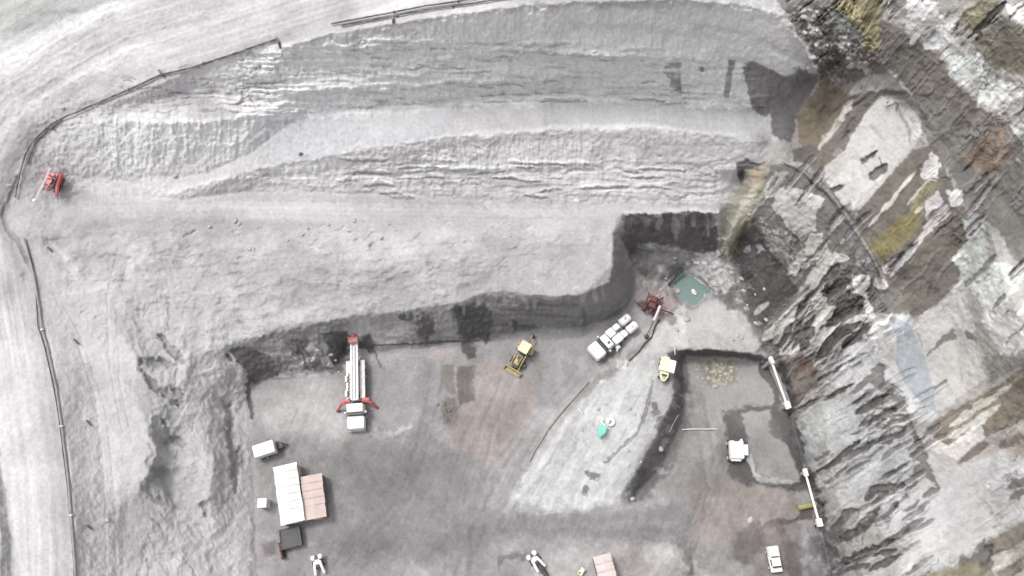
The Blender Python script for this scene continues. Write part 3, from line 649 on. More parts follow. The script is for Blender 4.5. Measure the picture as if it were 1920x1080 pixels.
S((84,80,80), 10, (932,350, 938,420, 944,490), 3, 6); S((96,92,92), 8, (850,245, 870,275), 3, 4)
P((172,169,169), (950,370, 1180,335, 1290,330, 1290,560, 1000,560), 30, 12, .9)
P((142,139,139), (960,640, 1010,640, 1040,900, 980,900), 14, 8, .8)
P((132,129,129), (1110,640, 1230,620, 1260,800, 1230,880, 1060,900, 1100,700), 16, 8, .8)
P((112,98,98), (985,960, 1030,950, 1035,1000, 990,1005), 12, 4, .8)
P((180,177,176), (1100,930, 1180,960, 1100,1000), 10, 8, .7)

# ------------------------------------------------------------------ fractal relief and mottling
ctx(0, 0, 1)
def rot(a):
    c, s = math.cos(a), math.sin(a)
    return U * c + V * s, -U * s + V * c
Zled = zone((480,90, 860,70, 1300,95, 1440,140, 1440,205, 1200,190, 860,200, 470,225, 360,170)) + 0.5 * zone((480,312, 1440,290, 1400,390, 1000,372, 480,352))
Zstr = zone((760,50, 860,20, 1130,15, 1280,40, 1300,90, 860,80)) + zone((200,225, 470,225, 460,300, 200,320)) + .9 * zone((780,280, 1060,262, 1200,275, 1180,320, 800,318))
Zrough = zone((90,440, 700,440, 900,520, 900,560, 440,640, 300,560, 120,560), 60) + zone((700,430, 1160,400, 1140,540, 900,540), 60) * .6
Zslope = zone((225,560, 420,560, 460,720, 440,1080, 260,1080, 290,850, 262,700), 20)
Zrib = zone((1420,660, 1500,560, 1630,520, 1690,620, 1600,700, 1480,780), 20)
Zright = zone((1440,-480, 1470,0, 1540,140, 1440,300, 1370,480, 1450,660, 1560,1080, 1600,1560, 2400,1560, 2400,-480), 30)
Zslab = zone((1545,325, 1640,190, 1730,250, 1620,405), 10) + zone((1680,650, 1760,640, 1770,780, 1700,740), 10) + zone((1710,560, 1850,540, 1850,720, 1770,770), 20) + zone((1700,840, 1860,840, 1820,1040, 1700,1040), 30)
Zcoal = zone((430,640, 700,590, 900,570, 1170,560, 1150,600, 900,650, 640,700, 470,720), 12)
Zsump = zone((1165,400, 1350,400, 1440,600, 1400,620, 1340,560, 1240,560, 1190,520), 10)
Zrub = zone((1470,20, 1600,0, 1660,120, 1560,160), 20) + zone((1400,400, 1500,430, 1500,520, 1430,500), 20) + .8 * zone((1320,400, 1420,480, 1420,600, 1340,560, 1290,500), 20) + .5 * zone((1560,440, 1660,520, 1640,600, 1560,560), 20)
Zfloor = zone((480,720, 900,660, 1160,640, 1250,680, 1500,900, 1500,1560, 480,1560), 30)

wide0 = zone((60,200, 500,60, 1470,0, 1500,120, 1430,400, 100,400), 30)
n0 = fbm(U / 190 + WX * .5, V / 60 + WY, 99, 4); n1 = fbm(U / 60, V / 60, 101, 5); n2 = fbm(U / 14, V / 14, 102, 4); n3 = fbm(U / 4.5, V / 4.5, 103, 3)
cell = vnoise(U / 3.6, V / 3.6, 401) * vnoise(U / 6.5 + 3, V / 6.5, 402)
gain = np.ones((NY, NX), np.float32)
gain += .16 * n0 + 0.13 * n1 + 0.08 * n2 + 0.04 * n3
H += 0.30 * n1 + 0.05 * n2 + 0.012 * n3

steep = np.clip((np.roll(base_H, 5, 0) - np.roll(base_H, -5, 0)) / 1.3, 0, 1)      # steep faces painted paler to offset their shading
gain += wide0 * (.20 * steep + .05 * zone((500,80, 1440,20, 1440,200, 480,215), 20)) - .12 * zone((320,375, 500,305, 780,262, 1080,240, 1440,262, 1400,400, 1000,388), 16)  # shaded upper faces lightened in colour, overbright lower face toned down
led = ridged(U / 130 + WX * .4, V / 11 + WX * 1.5, 201, 4); ledf = fbm(U / 90 + 5, V / 5 + WX * 2, 202, 3)
H += Zled * (0.30 * (led - .6) + .22 * ledf); gain += Zled * (0.08 * (led - .6) + .22 * ledf + .16 * n2 + .25 * np.clip(fbm(U / 60 + WX, V / 12 + WY * 2, 203, 4), -.2, .25))
stx = fbm(U / 3.2 + WY * 4, V / 46, 211, 3)
gul = fbm(U / 12 + WY * 2, V / 90, 212, 2)
face = np.clip(Zstr, 0, 1)
H += face * (0.15 * stx + .25 * gul); gain += face * (.12 * stx + .06 * gul)
wide = zone((60,200, 500,70, 1470,10, 1430,400, 100,400), 30)
H += wide * .07 * stx; gain += wide * (.04 * stx) + .20 * np.clip(Zled + Zstr, 0, 1) - .07 * zone((100,400, 1140,400, 1130,540, 700,590, 440,640, 250,560, 60,440), 40) + .07 * zone((740,60, 960,10, 1440,20, 1500,120, 1300,100, 1100,90, 760,90), 20)  # ledge and streak faces brightened in colour against their shading
# broken horizontal bedding cracks on the benches
crk = np.clip(1 - np.abs(fbm(U / 60 + WX, V / 16 + WY * 2, 221, 4)) * 22, 0, 1) * np.clip(fbm(U / 80, V / 40, 222, 2) * 5 - .1, 0, 1)
cz = np.clip(Zled + .5 * Zrough + .4 * wide, 0, 1)
H -= cz * crk * .22; gain -= cz * crk * .15

H += Zrough * (0.75 * fbm(U / 40, V / 22, 231, 5) + .15 * n2); gain += Zrough * (.24 * fbm(U / 40, V / 22, 231, 5))
lump = fbm(U / 30 + WX * 2, V / 34 + WY * 2, 241, 4)
H += Zslope * (.85 * lump - .15 * np.abs(fbm(U / 22, V / 26, 242, 3)) * 2); gain += Zslope * .12 * lump
# dipping strata on the right wall
ra, rb = rot(math.radians(-47))
rib = fbm(ra / 85 + WX * 1.2, rb / 7.5 + WY * 2.2, 301, 4); rib2 = fbm(ra / 40 + WX, rb / 3.2 + WY * 2, 302, 3)
ribm = np.clip(Zrib + .10 * np.clip(Zright - Zslab * .8, 0, 1), 0, 1)
H += ribm * (.6 * rib + .25 * rib2); gain += ribm * (.45 * np.clip(rib * 1.5, -.3, .2) + .35 * rib2)
r33a, r33b = rot(math.radians(-34))
wlow = np.clip((V - 600) / 160 + fbm(U / 90, V / 90, 320, 2), 0, 1)
def strat(la, lb, seed, o=4):
    A = fbm(ra / la + WX * 1.3, rb / lb + WY * 2.0, seed, o, .6); B = fbm(r33a / la + WX * 1.3, r33b / lb + WY * 2.0, seed, o, .6)
    return A * (1 - wlow) + B * wlow
st1 = strat(95, 10, 330, 3); st2 = strat(50, 4.5, 336, 3); st3 = strat(150, 30, 342)
ptc = np.clip(fbm(U / 70, V / 70, 350, 3) * 5 + .15, 0, 1)
zr = np.clip(Zright, 0, 1); zs = np.clip(1 - .75 * Zslab, .2, 1)
def sst(x, a, b):
    t = np.clip((x - a) / (b - a), 0, 1); return t * t * (3 - 2 * t)
crev = sst(-st1, .13, .19) * ptc * zs * zr
fine = sst(-st2, .12, .2) * np.clip(fbm(U / 40, V / 40, 352, 2) * 5 + .2, 0, 1) * zs * zr
lit = sst(st1, .12, .22) * zs * zr * .8
H -= crev * .28 + fine * .08; H += lit * .15
gain -= crev * .25 + fine * .13; gain += lit * .15 + zr * zs * .35 * st3
rz = np.clip(Zrib, 0, 1)
gain -= rz * .12 * sst(-strat(70, 11, 360), .03, .10); gain += rz * .10 * sst(strat(55, 7, 366), .05, .13)
H -= rz * .3 * sst(-strat(70, 11, 360), .03, .10)
tint = zr * np.clip(fbm(U / 60, V / 60, 370, 3) * 5, 0, 1)[..., ] * .5
C[..., 2] *= 1 - .07 * tint; C[..., 1] *= 1 - .03 * tint
ledge = fbm(ra / 70 + WX * 1.5 + 9, rb / 18 + WY * 2.4, 305, 3)
ochre = zone((1555,-40, 1650,-60, 1655,30, 1652,92, 1626,96, 1606,50, 1562,16), 12, 8)
os_ = fbm(rot(math.radians(-58))[0] / 26 + WX, rot(math.radians(-58))[1] / 5 + WY, 399, 3); gain += ochre * os_ * 1.1; H += ochre * os_ * .5
zz = np.clip(Zright - Zslab, 0, 1)
thin = np.clip(1 - np.abs(ledge) * 22, 0, 1)
thin *= np.clip(fbm(U / 50, V / 50, 306, 2) * 6 - .2, 0, 1)
H -= zz * thin * .2; gain -= zz * thin * .22
gain += zz * (.10 * n2 + .12 * fbm(ra / 30, rb / 9, 309, 4)); H += zz * (.2 * n2)
fan = zone((1480,700, 1680,600, 1760,900, 1780,1090, 1550,1090), 30)
crack2 = np.clip(1 - np.abs(fbm(U / 75 + WX, (V + U * .35) / 26 + WY * 2, 311, 3)) * 34, 0, 1)
crack2 *= np.clip(fbm(U / 60, V / 40, 312, 2) * 6 - .3, 0, 1)
H -= fan * crack2 * .2; gain -= fan * crack2 * .16
# rubble
rb_ = np.clip(Zrub, 0, 1)
H += rb_ * (cell - .25) * .5; gain += rb_ * (cell - .25) * .7
H += Zcoal * (.4 * fbm(U / 26, V / 8, 411, 4) + .1 * n3); gain += Zcoal * (.28 * fbm(U / 26, V / 7, 411, 4))
H += Zsump * (.5 * fbm(U / 12, V / 16, 421, 4)); gain += Zsump * (.35 * fbm(U / 10, V / 14, 421, 4))
scr = fbm(rot(math.radians(-62))[0] / 90, rot(math.radians(-62))[1] / 4, 431, 3)
emb = zone((960,940, 970,880, 1050,770, 1170,640, 1290,560, 1290,660, 1230,800, 1170,920, 1090,955), 16)
eb = fbm(rot(math.radians(-58))[0] / 60 + WX, rot(math.radians(-58))[1] / 9 + WY * 2, 433, 4, .6)
gain += emb * (.26 * eb + .12); H += emb * .16 * eb
mossy = zone((1305,685, 1375,680, 1385,715, 1330,725), 16); gain += mossy * (cell - .25) * .9; H += mossy * (cell - .2) * .5
trk = np.clip(1 - np.abs(fbm(rot(math.radians(-66))[0] / 260 + WX * .3, rot(math.radians(-66))[1] / 22, 434, 2)) * 16, 0, 1)
gain += Zfloor * (1 - emb) * .05 * trk * np.clip(n1 * 6 + .5, 0, 1)
gain += Zfloor * (.05 * scr + .14 * n1 + .10 * n2 + .06 * n3 - .04); H += Zfloor * .05 * scr
roadz = zone((-480,-480, 1000,-480, 980,0, 520,65, 120,215, 30,300, 5,420, 90,700, 125,1080, 125,1560, -480,1560), 20)
rd = segdist(U, V, [(1100,-120),(640,10),(250,130),(60,240),(-20,400),(20,640),(60,900),(70,1400)], False)
rut = fbm(rd / 5.5 + WX, (U + V) / 300, 441, 3); rut2 = fbm(rd / 17 + WX, (U - V) / 400, 442, 2)
gain += roadz * (.15 * rut + .16 * rut2 - .01); H += roadz * (.10 * rut)
gain += (1 - roadz) * (1 - Zright) * (1 - np.clip(wide, 0, 1)) * .04 * fbm(U / 26, V / 9, 443, 4)
# scattered pebbles
peb = np.clip((vnoise(U / 2.7 + .3, V / 2.7, 501) - .955) * 22, 0, 1) * (.35 + .65 * np.clip(fbm(U / 70, V / 50, 502, 2) * 4 + .3, 0, 1)) * (1 - roadz * .8)
H += peb * .15; gain += peb * .16
peb2 = np.clip((vnoise(U / 3.1 + 8.3, V / 3.1, 503) - .96) * 22, 0, 1) * (1 - roadz * .8)
gain -= peb2 * .2
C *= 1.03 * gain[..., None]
grey = C.mean(2, keepdims=True); C = grey + (C - grey) * .72
kc = (1 - .75 * np.clip(Zright, 0, 1) - .55 * np.clip(Zfloor, 0, 1))[..., None]
C = np.clip(C * (1 - .14 * kc) + 30 * kc, 20, 240)  # darks lifted as painted haze, less on right wall and floor
# pond bed and pad levels
# ------------------------------------------------------------------ materials
def new_mat(name):
    m = bpy.data.materials.new(name); m.use_nodes = True
    nt = m.node_tree; b = nt.nodes['Principled BSDF']
    return m, nt, b
def lin(c):
    c = c / 255.0
    return c / 12.92 if c <= 0.04045 else ((c + 0.055) / 1.055) ** 2.4

def ground_material():
    m, nt, b = new_mat('quarry_ground')
    at = nt.nodes.new('ShaderNodeAttribute'); at.attribute_name = 'mineral'
    tc = nt.nodes.new('ShaderNodeTexCoord')
    n = nt.nodes.new('ShaderNodeTexNoise'); n.inputs['Scale'].default_value = 2.2; n.inputs['Detail'].default_value = 8; n.inputs['Roughness'].default_value = .65
    nt.links.new(tc.outputs['Object'], n.inputs['Vector'])
    mr = nt.nodes.new('ShaderNodeMapRange'); mr.inputs['From Min'].default_value = .25; mr.inputs['From Max'].default_value = .75
    mr.inputs['To Min'].default_value = .84; mr.inputs['To Max'].default_value = 1.13
    nt.links.new(n.outputs['Fac'], mr.inputs['Value'])
    mx = nt.nodes.new('ShaderNodeMix'); mx.data_type = 'RGBA'; mx.blend_type = 'MULTIPLY'; mx.inputs['Factor'].default_value = 1
    nt.links.new(at.outputs['Color'], mx.inputs['A']); nt.links.new(mr.outputs['Result'], mx.inputs['B'])
    nt.links.new(mx.outputs['Result'], b.inputs['Base Color'])
    b.inputs['Roughness'].default_value = .95; b.inputs['Specular IOR Level'].default_value = .15
    n2 = nt.nodes.new('ShaderNodeTexNoise'); n2.inputs['Scale'].default_value = 5; n2.inputs['Detail'].default_value = 6
    nt.links.new(tc.outputs['Object'], n2.inputs['Vector'])
    bp = nt.nodes.new('ShaderNodeBump'); bp.inputs['Strength'].default_value = .55; bp.inputs['Distance'].default_value = .12
    nt.links.new(n2.outputs['Fac'], bp.inputs['Height']); nt.links.new(bp.outputs['Normal'], b.inputs['Normal'])
    return m
GROUND = ground_material()
ALB = 0.72                                          # displayed tone -> real albedo

def mat(name, col, rough=.6, metal=0, var=.12, scale=3.0, dirt=None):
    """painted / weathered surface: base colour broken by two noises and a dust film"""
    m, nt, b = new_mat(name)
    tc = nt.nodes.new('ShaderNodeTexCoord')
    n = nt.nodes.new('ShaderNodeTexNoise'); n.inputs['Scale'].default_value = scale; n.inputs['Detail'].default_value = 6
    nt.links.new(tc.outputs['Object'], n.inputs['Vector'])
    r = nt.nodes.new('ShaderNodeValToRGB')
    d = dirt or tuple(c * .6 + .08 for c in col)
    r.color_ramp.elements[0].position = .38; r.color_ramp.elements[1].position = .62
    r.color_ramp.elements[0].color = tuple(col[i] * (1 - var) + d[i] * var for i in range(3)) + (1,)
    r.color_ramp.elements[1].color = tuple(col) + (1,)
    nt.links.new(n.outputs['Fac'], r.inputs['Fac']); nt.links.new(r.outputs['Color'], b.inputs['Base Color'])
    b.inputs['Roughness'].default_value = rough; b.inputs['Metallic'].default_value = metal
    return m

# ------------------------------------------------------------------ terrain meshes
X, Y = unproject(U, V, H)
lc = C / 255.0
lc = np.where(lc <= .04045, lc / 12.92, ((lc + .055) / 1.055) ** 2.4).astype(np.float32) * ALB

label = np.zeros((NY - 1, NX - 1), np.int8)
cu = .5 * (U[:-1, :-1] + U[1:, 1:]); cv = .5 * (V[:-1, :-1] + V[1:, 1:])
wx = WX[:-1, :-1] * 12; wy = WY[:-1, :-1] * 12
def lab(k, p): label[inpoly(cu + wx, cv + wy, [(p[i], p[i + 1]) for i in range(0, len(p), 2)])] = k
lab(2, (470,712, 640,700, 700,665, 900,642, 1000,620, 1130,606, 1178,580, 1192,515, 1240,480, 1345,472, 1380,540, 1450,660, 1484,765, 1540,985, 1560,1090, 1590,1600, 480,1600))
lab(3, (1466,-600, 1466,20, 1535,135, 1470,230, 1430,300, 1345,482, 1385,545, 1450,660, 1484,765, 1540,985, 1560,1090, 1590,1600, 2500,1600, 2500,-600))
lab(1, (-600,-600, 1300,-600, 1000,-40, 640,45, 520,76, 400,116, 250,182, 120,228, 60,272, 34,330, 10,405, 36,460, 66,520, 100,660, 124,800, 139,950, 145,1080, 148,1700, -600,1700))
def build_terrain(k, name):
    j, i = np.nonzero(label == k)
    a = j * NX + i
    quads = np.stack([a, a + NX, a + NX + 1, a + 1], 1)
    used, inv = np.unique(quads, return_inverse=True)
    q = inv.reshape(-1, 4)
    me = bpy.data.meshes.new(name)
    me.vertices.add(len(used)); me.loops.add(q.size); me.polygons.add(len(q))
    co = np.stack([X.ravel()[used], Y.ravel()[used], H.ravel()[used]], 1).astype(np.float32)
    me.vertices.foreach_set('co', co.ravel())
    me.loops.foreach_set('vertex_index', q.ravel().astype(np.int32))
    me.polygons.foreach_set('loop_start', np.arange(0, q.size, 4, dtype=np.int32))
    me.update(calc_edges=True)
    ca = me.color_attributes.new('mineral', 'FLOAT_COLOR', 'POINT')
    cc = np.ones((len(used), 4), np.float32); cc[:, :3] = lc.reshape(-1, 3)[used]
    ca.data.foreach_set('color', cc.ravel())
    me.polygons.foreach_set('use_smooth', np.ones(len(q), bool))
    me.materials.append(GROUND)
    o = bpy.data.objects.new(name, me); COL.objects.link(o); o['kind'] = 'structure'
    return o
build_terrain(0, 'quarry_terrain'); build_terrain(1, 'haul_road'); build_terrain(2, 'pit_floor'); build_terrain(3, 'rock_face')

# land beyond the surveyed pit, out to the horizon
def outer_land():
    idx = [(0, i) for i in range(0, NX, 12)] + [(j, NX - 1) for j in range(0, NY, 12)] + [(NY - 1, i) for i in range(NX - 1, -1, -12)] + [(j, 0) for j in range(NY - 1, -1, -12)]
    bm = bmesh.new(); rings = []
    cx, cy = X[NY // 2, NX // 2], Y[NY // 2, NX // 2]
    rnd = random.Random(3)
    for k, s in enumerate((1.0, 1.25, 1.8, 3.5, 9, 30)):
        ring = []
        for (j, i) in idx:
            z = H[j, i] if k == 0 else (H[j, i] + min(k, 3) * 4 * (.5 + rnd.random() * .3) if k < 4 else 40)
            ring.append(bm.verts.new((cx + (X[j, i] - cx) * s, cy + (Y[j, i] - cy) * s, z)))
        rings.append(ring)
    for a, b in zip(rings[:-1], rings[1:]):
        for q in range(len(a)):
            p = (q + 1) % len(a)
            if a[q].co == a[p].co: continue
            bm.faces.new((a[q], a[p], b[p], b[q]))
    bmesh.ops.recalc_face_normals(bm, faces=bm.faces)
    me = bpy.data.meshes.new('outer_ground'); bm.to_mesh(me); bm.free()
    me.materials.append(mat('outer_dust', (.36, .35, .345), .95, 0, .4, .05))
    o = bpy.data.objects.new('outer_ground', me); COL.objects.link(o); o['kind'] = 'structure'
outer_land()

def gz(u, v):
    """ground height under a survey point"""
    i = min(max(np.searchsorted(gu, u) - 1, 0), NX - 2); j = min(max(np.searchsorted(gv, v) - 1, 0), NY - 2)
    fx = (u - gu[i]) / (gu[i + 1] - gu[i]); fy = (v - gv[j]) / (gv[j + 1] - gv[j])
    return float((H[j, i] * (1 - fx) + H[j, i + 1] * fx) * (1 - fy) + (H[j + 1, i] * (1 - fx) + H[j + 1, i + 1] * fx) * fy)
def at(u, v, lift=0.0):
    z = gz(u, v); x, y = unproject(u, v, z)
    return Vector((x, y, z + lift))
# ------------------------------------------------------------------ object helpers
def atz(u, v, dz):
    """ground point of a thing whose top, dz above ground, is seen at survey point (u,v)"""
    z = gz(u, v) + dz
    x, y = unproject(u, v, z)
    return Vector((x, y, z - dz))
def heading(u0, v0, u1, v1):
    a, b = at(u0, v0), at(u1, v1)
    return math.atan2(b.y - a.y, b.x - a.x)

class MB:
    def __init__(s): s.bm = bmesh.new()
    def box(s, x0, x1, y0, y1, z0, z1, bev=.03, taper=0):
        t = bmesh.new()
        m = Matrix.Translation(((x0 + x1) / 2, (y0 + y1) / 2, (z0 + z1) / 2)) @ Matrix.Diagonal((x1 - x0, y1 - y0, z1 - z0, 1))
        bmesh.ops.create_cube(t, size=1, matrix=m)
        if taper:
            for v in t.verts:
                if v.co.z > (z0 + z1) / 2:
                    v.co.x += (1 if v.co.x < (x0 + x1) / 2 else -1) * taper; v.co.y += (1 if v.co.y < (y0 + y1) / 2 else -1) * taper
        if bev: bmesh.ops.bevel(t, geom=t.edges[:], offset=min(bev, .45 * min(x1 - x0, y1 - y0, z1 - z0)), segments=2, affect='EDGES', profile=.6)
        s.add(t); return s
    def add(s, t, m=None):
        if m is not None: bmesh.ops.transform(t, matrix=m, verts=t.verts)
        me = bpy.data.meshes.new('tmp'); t.to_mesh(me); t.free(); s.bm.from_mesh(me); bpy.data.meshes.remove(me)
    def cyl(s, p, q, r, r2=None, seg=16):
        p, q = Vector(p), Vector(q); d = q - p
        t = bmesh.new()
        bmesh.ops.create_cone(t, cap_ends=True, segments=seg, radius1=r, radius2=r if r2 is None else r2, depth=d.length)
        s.add(t, Matrix.Translation((p + q) / 2) @ d.to_track_quat('Z', 'Y').to_matrix().to_4x4()); return s
    def ball(s, c, r, sc=(1, 1, 1), sub=2, rough=0, seed=0):
        t = bmesh.new(); bmesh.ops.create_icosphere(t, subdivisions=sub, radius=r)
        rn = random.Random(seed)
        if rough:
            for v in t.verts: v.co *= 1 + rn.uniform(-rough, rough)
        s.add(t, Matrix.Translation(c) @ Matrix.Diagonal((*sc, 1))); return s
    def tube(s, pts, r, seg=8):
        pts = [Vector(p) for p in pts]; rings = []
        for i, p in enumerate(pts):
            d = (pts[min(i + 1, len(pts) - 1)] - pts[max(i - 1, 0)]).normalized()
            a = d.cross(Vector((0, 0, 1)))
            a = Vector((1, 0, 0)) if a.length < 1e-3 else a.normalized()
            b = a.cross(d)
            rings.append([s.bm.verts.new(p + a * (r * math.cos(k * 2 * math.pi / seg)) + b * (r * math.sin(k * 2 * math.pi / seg))) for k in range(seg)])
        for A, B in zip(rings[:-1], rings[1:]):
            for k in range(seg): s.bm.faces.new((A[k], A[(k + 1) % seg], B[(k + 1) % seg], B[k]))
        s.bm.faces.new(rings[0]); s.bm.faces.new(rings[-1][::-1]); return s
    def prism(s, poly, z0, z1, bev=.02):
        t = bmesh.new()
        a = [t.verts.new((x, y, z0)) for x, y in poly]; b = [t.verts.new((x, y, z1)) for x, y in poly]
        t.faces.new(a[::-1]); t.faces.new(b)
        for i in range(len(poly)):
            k = (i + 1) % len(poly); t.faces.new((a[i], a[k], b[k], b[i]))
        bmesh.ops.recalc_face_normals(t, faces=t.faces)
        if bev: bmesh.ops.bevel(t, geom=t.edges[:], offset=bev, segments=2, affect='EDGES')
        s.add(t); return s
    def torus(s, c, R, r, axis='Z', seg=24, seg2=10):
        t = bmesh.new(); rings = []
        for i in range(seg):
            a = 2 * math.pi * i / seg; ring = []
            for k in range(seg2):
                b = 2 * math.pi * k / seg2; q = R + r * math.cos(b)
                ring.append(t.verts.new((q * math.cos(a), q * math.sin(a), r * math.sin(b))))
            rings.append(ring)
        for i in range(seg):
            A, B = rings[i], rings[(i + 1) % seg]
            for k in range(seg2): t.faces.new((A[k], B[k], B[(k + 1) % seg2], A[(k + 1) % seg2]))
        m = Matrix.Translation(c)
        if axis == 'Y': m = m @ Matrix.Rotation(math.pi / 2, 4, 'X')
        s.add(t, m); return s
    def build(s, name, m, parent=None, smooth=False):
        me = bpy.data.meshes.new(name); s.bm.to_mesh(me); s.bm.free()
        me.materials.append(m)
        for p in me.polygons: p.use_smooth = smooth
        if smooth:
            try: me.set_sharp_from_angle(angle=math.radians(35))
            except Exception: pass
        o = bpy.data.objects.new(name, me); COL.objects.link(o)
        if parent is not None: o.parent = parent
        return o
def tag(o, label, cat, group=None, kind=None):
    o['label'] = label; o['category'] = cat
    if group: o['group'] = group
    if kind: o['kind'] = kind
    return o
def thing(name, label, cat, loc, rz=0, group=None):
    o = bpy.data.objects.new(name, None); COL.objects.link(o); o.location = loc; o.rotation_euler = (0, 0, rz)
    o.empty_display_size = .3
    return tag(o, label, cat, group)

M_white = mat('white_paint', (.74, .74, .73), .45, 0, .35, 2.4, (.55, .53, .5))
M_dusty = mat('dusty_white_paint', (.62, .61, .60), .6, 0, .5, 2.2, (.42, .40, .38))
M_grey = mat('dusty_grey_steel', (.40, .39, .39), .6, .2, .6, 2.5, (.22, .21, .2))
M_glass = mat('dark_window_glass', (.02, .022, .025), .15, 0, .1)
M_tyre = mat('black_rubber', (.03, .03, .03), .9, 0, .5, 5, (.14, .13, .12))
M_dark = mat('black_steel', (.045, .043, .042), .7, .2, .5, 3, (.15, .14, .13))
M_red = mat('faded_red_paint', (.42, .045, .055), .5, 0, .5, 3, (.42, .2, .2))
M_redd = mat('dark_red_paint', (.15, .03, .03), .6, 0, .6, 3, (.08, .06, .06))
M_redp = mat('dusty_red_paint', (.50, .15, .16), .6, 0, .7, 2, (.45, .33, .32))
M_pinkw = mat('pinkish_white_paint', (.74, .63, .63), .5, 0, .4, 3, (.7, .6, .6))
M_yel = mat('worn_yellow_paint', (.42, .33, .15), .6, 0, .8, 4, (.14, .11, .08))
M_cream = mat('cream_roof_paint', (.66, .53, .40), .6, 0, .4, 3, (.56, .47, .37))
M_paley = mat('pale_yellow_paint', (.70, .68, .44), .5, 0, .5, 3, (.5, .48, .33))
M_teal = mat('teal_paint', (.12, .44, .36), .5, 0, .4, 3, (.3, .5, .45))
M_pink = mat('faded_pink_sheet', (.47, .37, .34), .75, 0, .5, .8, (.38, .31, .3))
M_pipe = mat('black_pipe', (.06, .056, .055), .7, 0, .7, 1.2, (.22, .21, .2))
M_gpipe = mat('grey_pipe', (.27, .255, .245), .7, 0, .7, 1.2, (.18, .17, .165))
M_wood = mat('weathered_wood', (.09, .08, .075), .9, 0, .5, 6)
M_oliv = mat('olive_yellow_pipe', (.30, .28, .09), .6, 0, .6, 2.5, (.2, .18, .1))
M_redbrown = mat('red_brown_steel', (.13, .05, .05), .7, 0, .6, 3)

def wheel(par, x, y, r=.5, w=.3):
    s = 1 if y > 0 else -1
    t = MB(); t.cyl((x, y - w / 2, r), (x, y + w / 2, r), r, seg=24)
    wh = t.build('wheel', M_tyre, par, True)
    MB().cyl((x, y + s * w * .5, r), (x, y + s * (w * .5 + .03), r), r * .55, seg=16).build('rim', M_dusty, wh, True)

def bent_quad_roof(mb, L_, W_, z0, rise, hip, edge=.12, rough=.0, seed=1):
    """low hipped sheet roof with slightly uneven edge"""
    t = bmesh.new(); rn = random.Random(seed); n = 14
    rows = []
    for k in range(n + 1):
        x = -L_ / 2 + L_ * k / n
        e = min(1, min(k, n - k) / (n * hip)) if hip else 1
        row = []
        for j, y in enumerate((-W_ / 2, -W_ / 4, 0, W_ / 4, W_ / 2)):
            zz = z0 + e * rise * (1 - abs(y) / (W_ / 2)) + rn.uniform(-rough, rough)
            yy = y + (rn.uniform(-rough, rough) if j in (0, 4) else 0)
            row.append(t.verts.new((x, yy, zz)))
        rows.append(row)
    for a, b in zip(rows[:-1], rows[1:]):
        for j in range(4): t.faces.new((a[j], b[j], b[j + 1], a[j + 1]))
    r = bmesh.ops.extrude_face_region(t, geom=t.faces[:])
    for v in [g for g in r['geom'] if isinstance(g, bmesh.types.BMVert)]: v.co.z -= edge
    bmesh.ops.recalc_face_normals(t, faces=t.faces)
    mb.add(t); return mb

# ------------------------------------------------------------------ drill truck with red outriggers
t = thing('drill_truck', 'long white truck carrying a lowered mast, red outriggers spread behind its cab', 'truck', atz(667, 722, 1.5), heading(666, 650, 668, 798))
for s in (-1, 1):
    for x in (-2.6, -1.3, 3.9): wheel(t, x, s * .98)
MB().box(-3.3, 5.2, -.45, .45, .55, .95).build('chassis', M_dark, t)
MB().box(-3.3, 2.0, -1.15, 1.15, 1.0, 1.3, .04).build('deck', M_grey, t)
b = MB(); b.box(-3.2, 1.8, .55, 1.2, 1.3, 1.7, .05); b.box(-3.2, 1.9, -1.2, -.62, 1.3, 1.62, .05)
b.box(-1.2, -.4, -1.3, -1.0, 1.62, 1.9); b.box(.7, 1.5, -1.3, -1.0, 1.62, 1.95); b.build('side_locker', M_dusty, t)
b = MB()
b.box(-5.2, 2.1, -.4, .4, 2.12, 2.3, .03)
for y in (-.38, .38): b.box(-5.2, 2.1, y - .1, y + .1, 2.15, 2.52, .03)
for k in range(12): b.box(-4.9 + k * .6, -4.82 + k * .6, -.29, .29, 2.25, 2.4, .01)
for k in range(11):
    b.cyl((-4.86 + k * .6, -.3, 2.26), (-4.26 + k * .6, .3, 2.26), .04, seg=6)
mast = b.build('mast', M_white, t)
MB().cyl((-4.8, 0, 2.5), (1.9, 0, 2.5), .12, seg=10).build('feed_cylinder', M_white, mast)
for x in (-3.0, 1.2): MB().box(x, x + .35, -.5, .5, 1.3, 2.15).build('mast_rest', M_dark, t)
b = MB(); b.box(-5.9, -5.15, -.6, .6, 2.2, 3.4, .08); b.box(-6.7, -5.85, -.3, .35, 2.9, 3.5, .05); b.cyl((-6.9, -.7, 3.3), (-5.4, -.55, 3.1), .12); b.cyl((-7.2, .6, 3.4), (-5.4, .58, 3.1), .12)
b.build('drill_head', M_redp, t)
b = MB(); b.box(2.45, 3.75, -1.12, 1.12, .9, 2.55, .2, .1); cab = b.build('cab', M_white, t, True)
MB().box(3.72, 3.98, -1.0, 1.0, 1.65, 2.36, .05).build('windshield', M_glass, cab)
MB().box(3.9, 5.7, -1.13, 1.13, .65, 1.9, .32, .06).build('hood', M_white, t, True)
MB().box(5.62, 5.8, -1.1, 1.1, .45, .75, .05).build('bumper', M_grey, t)
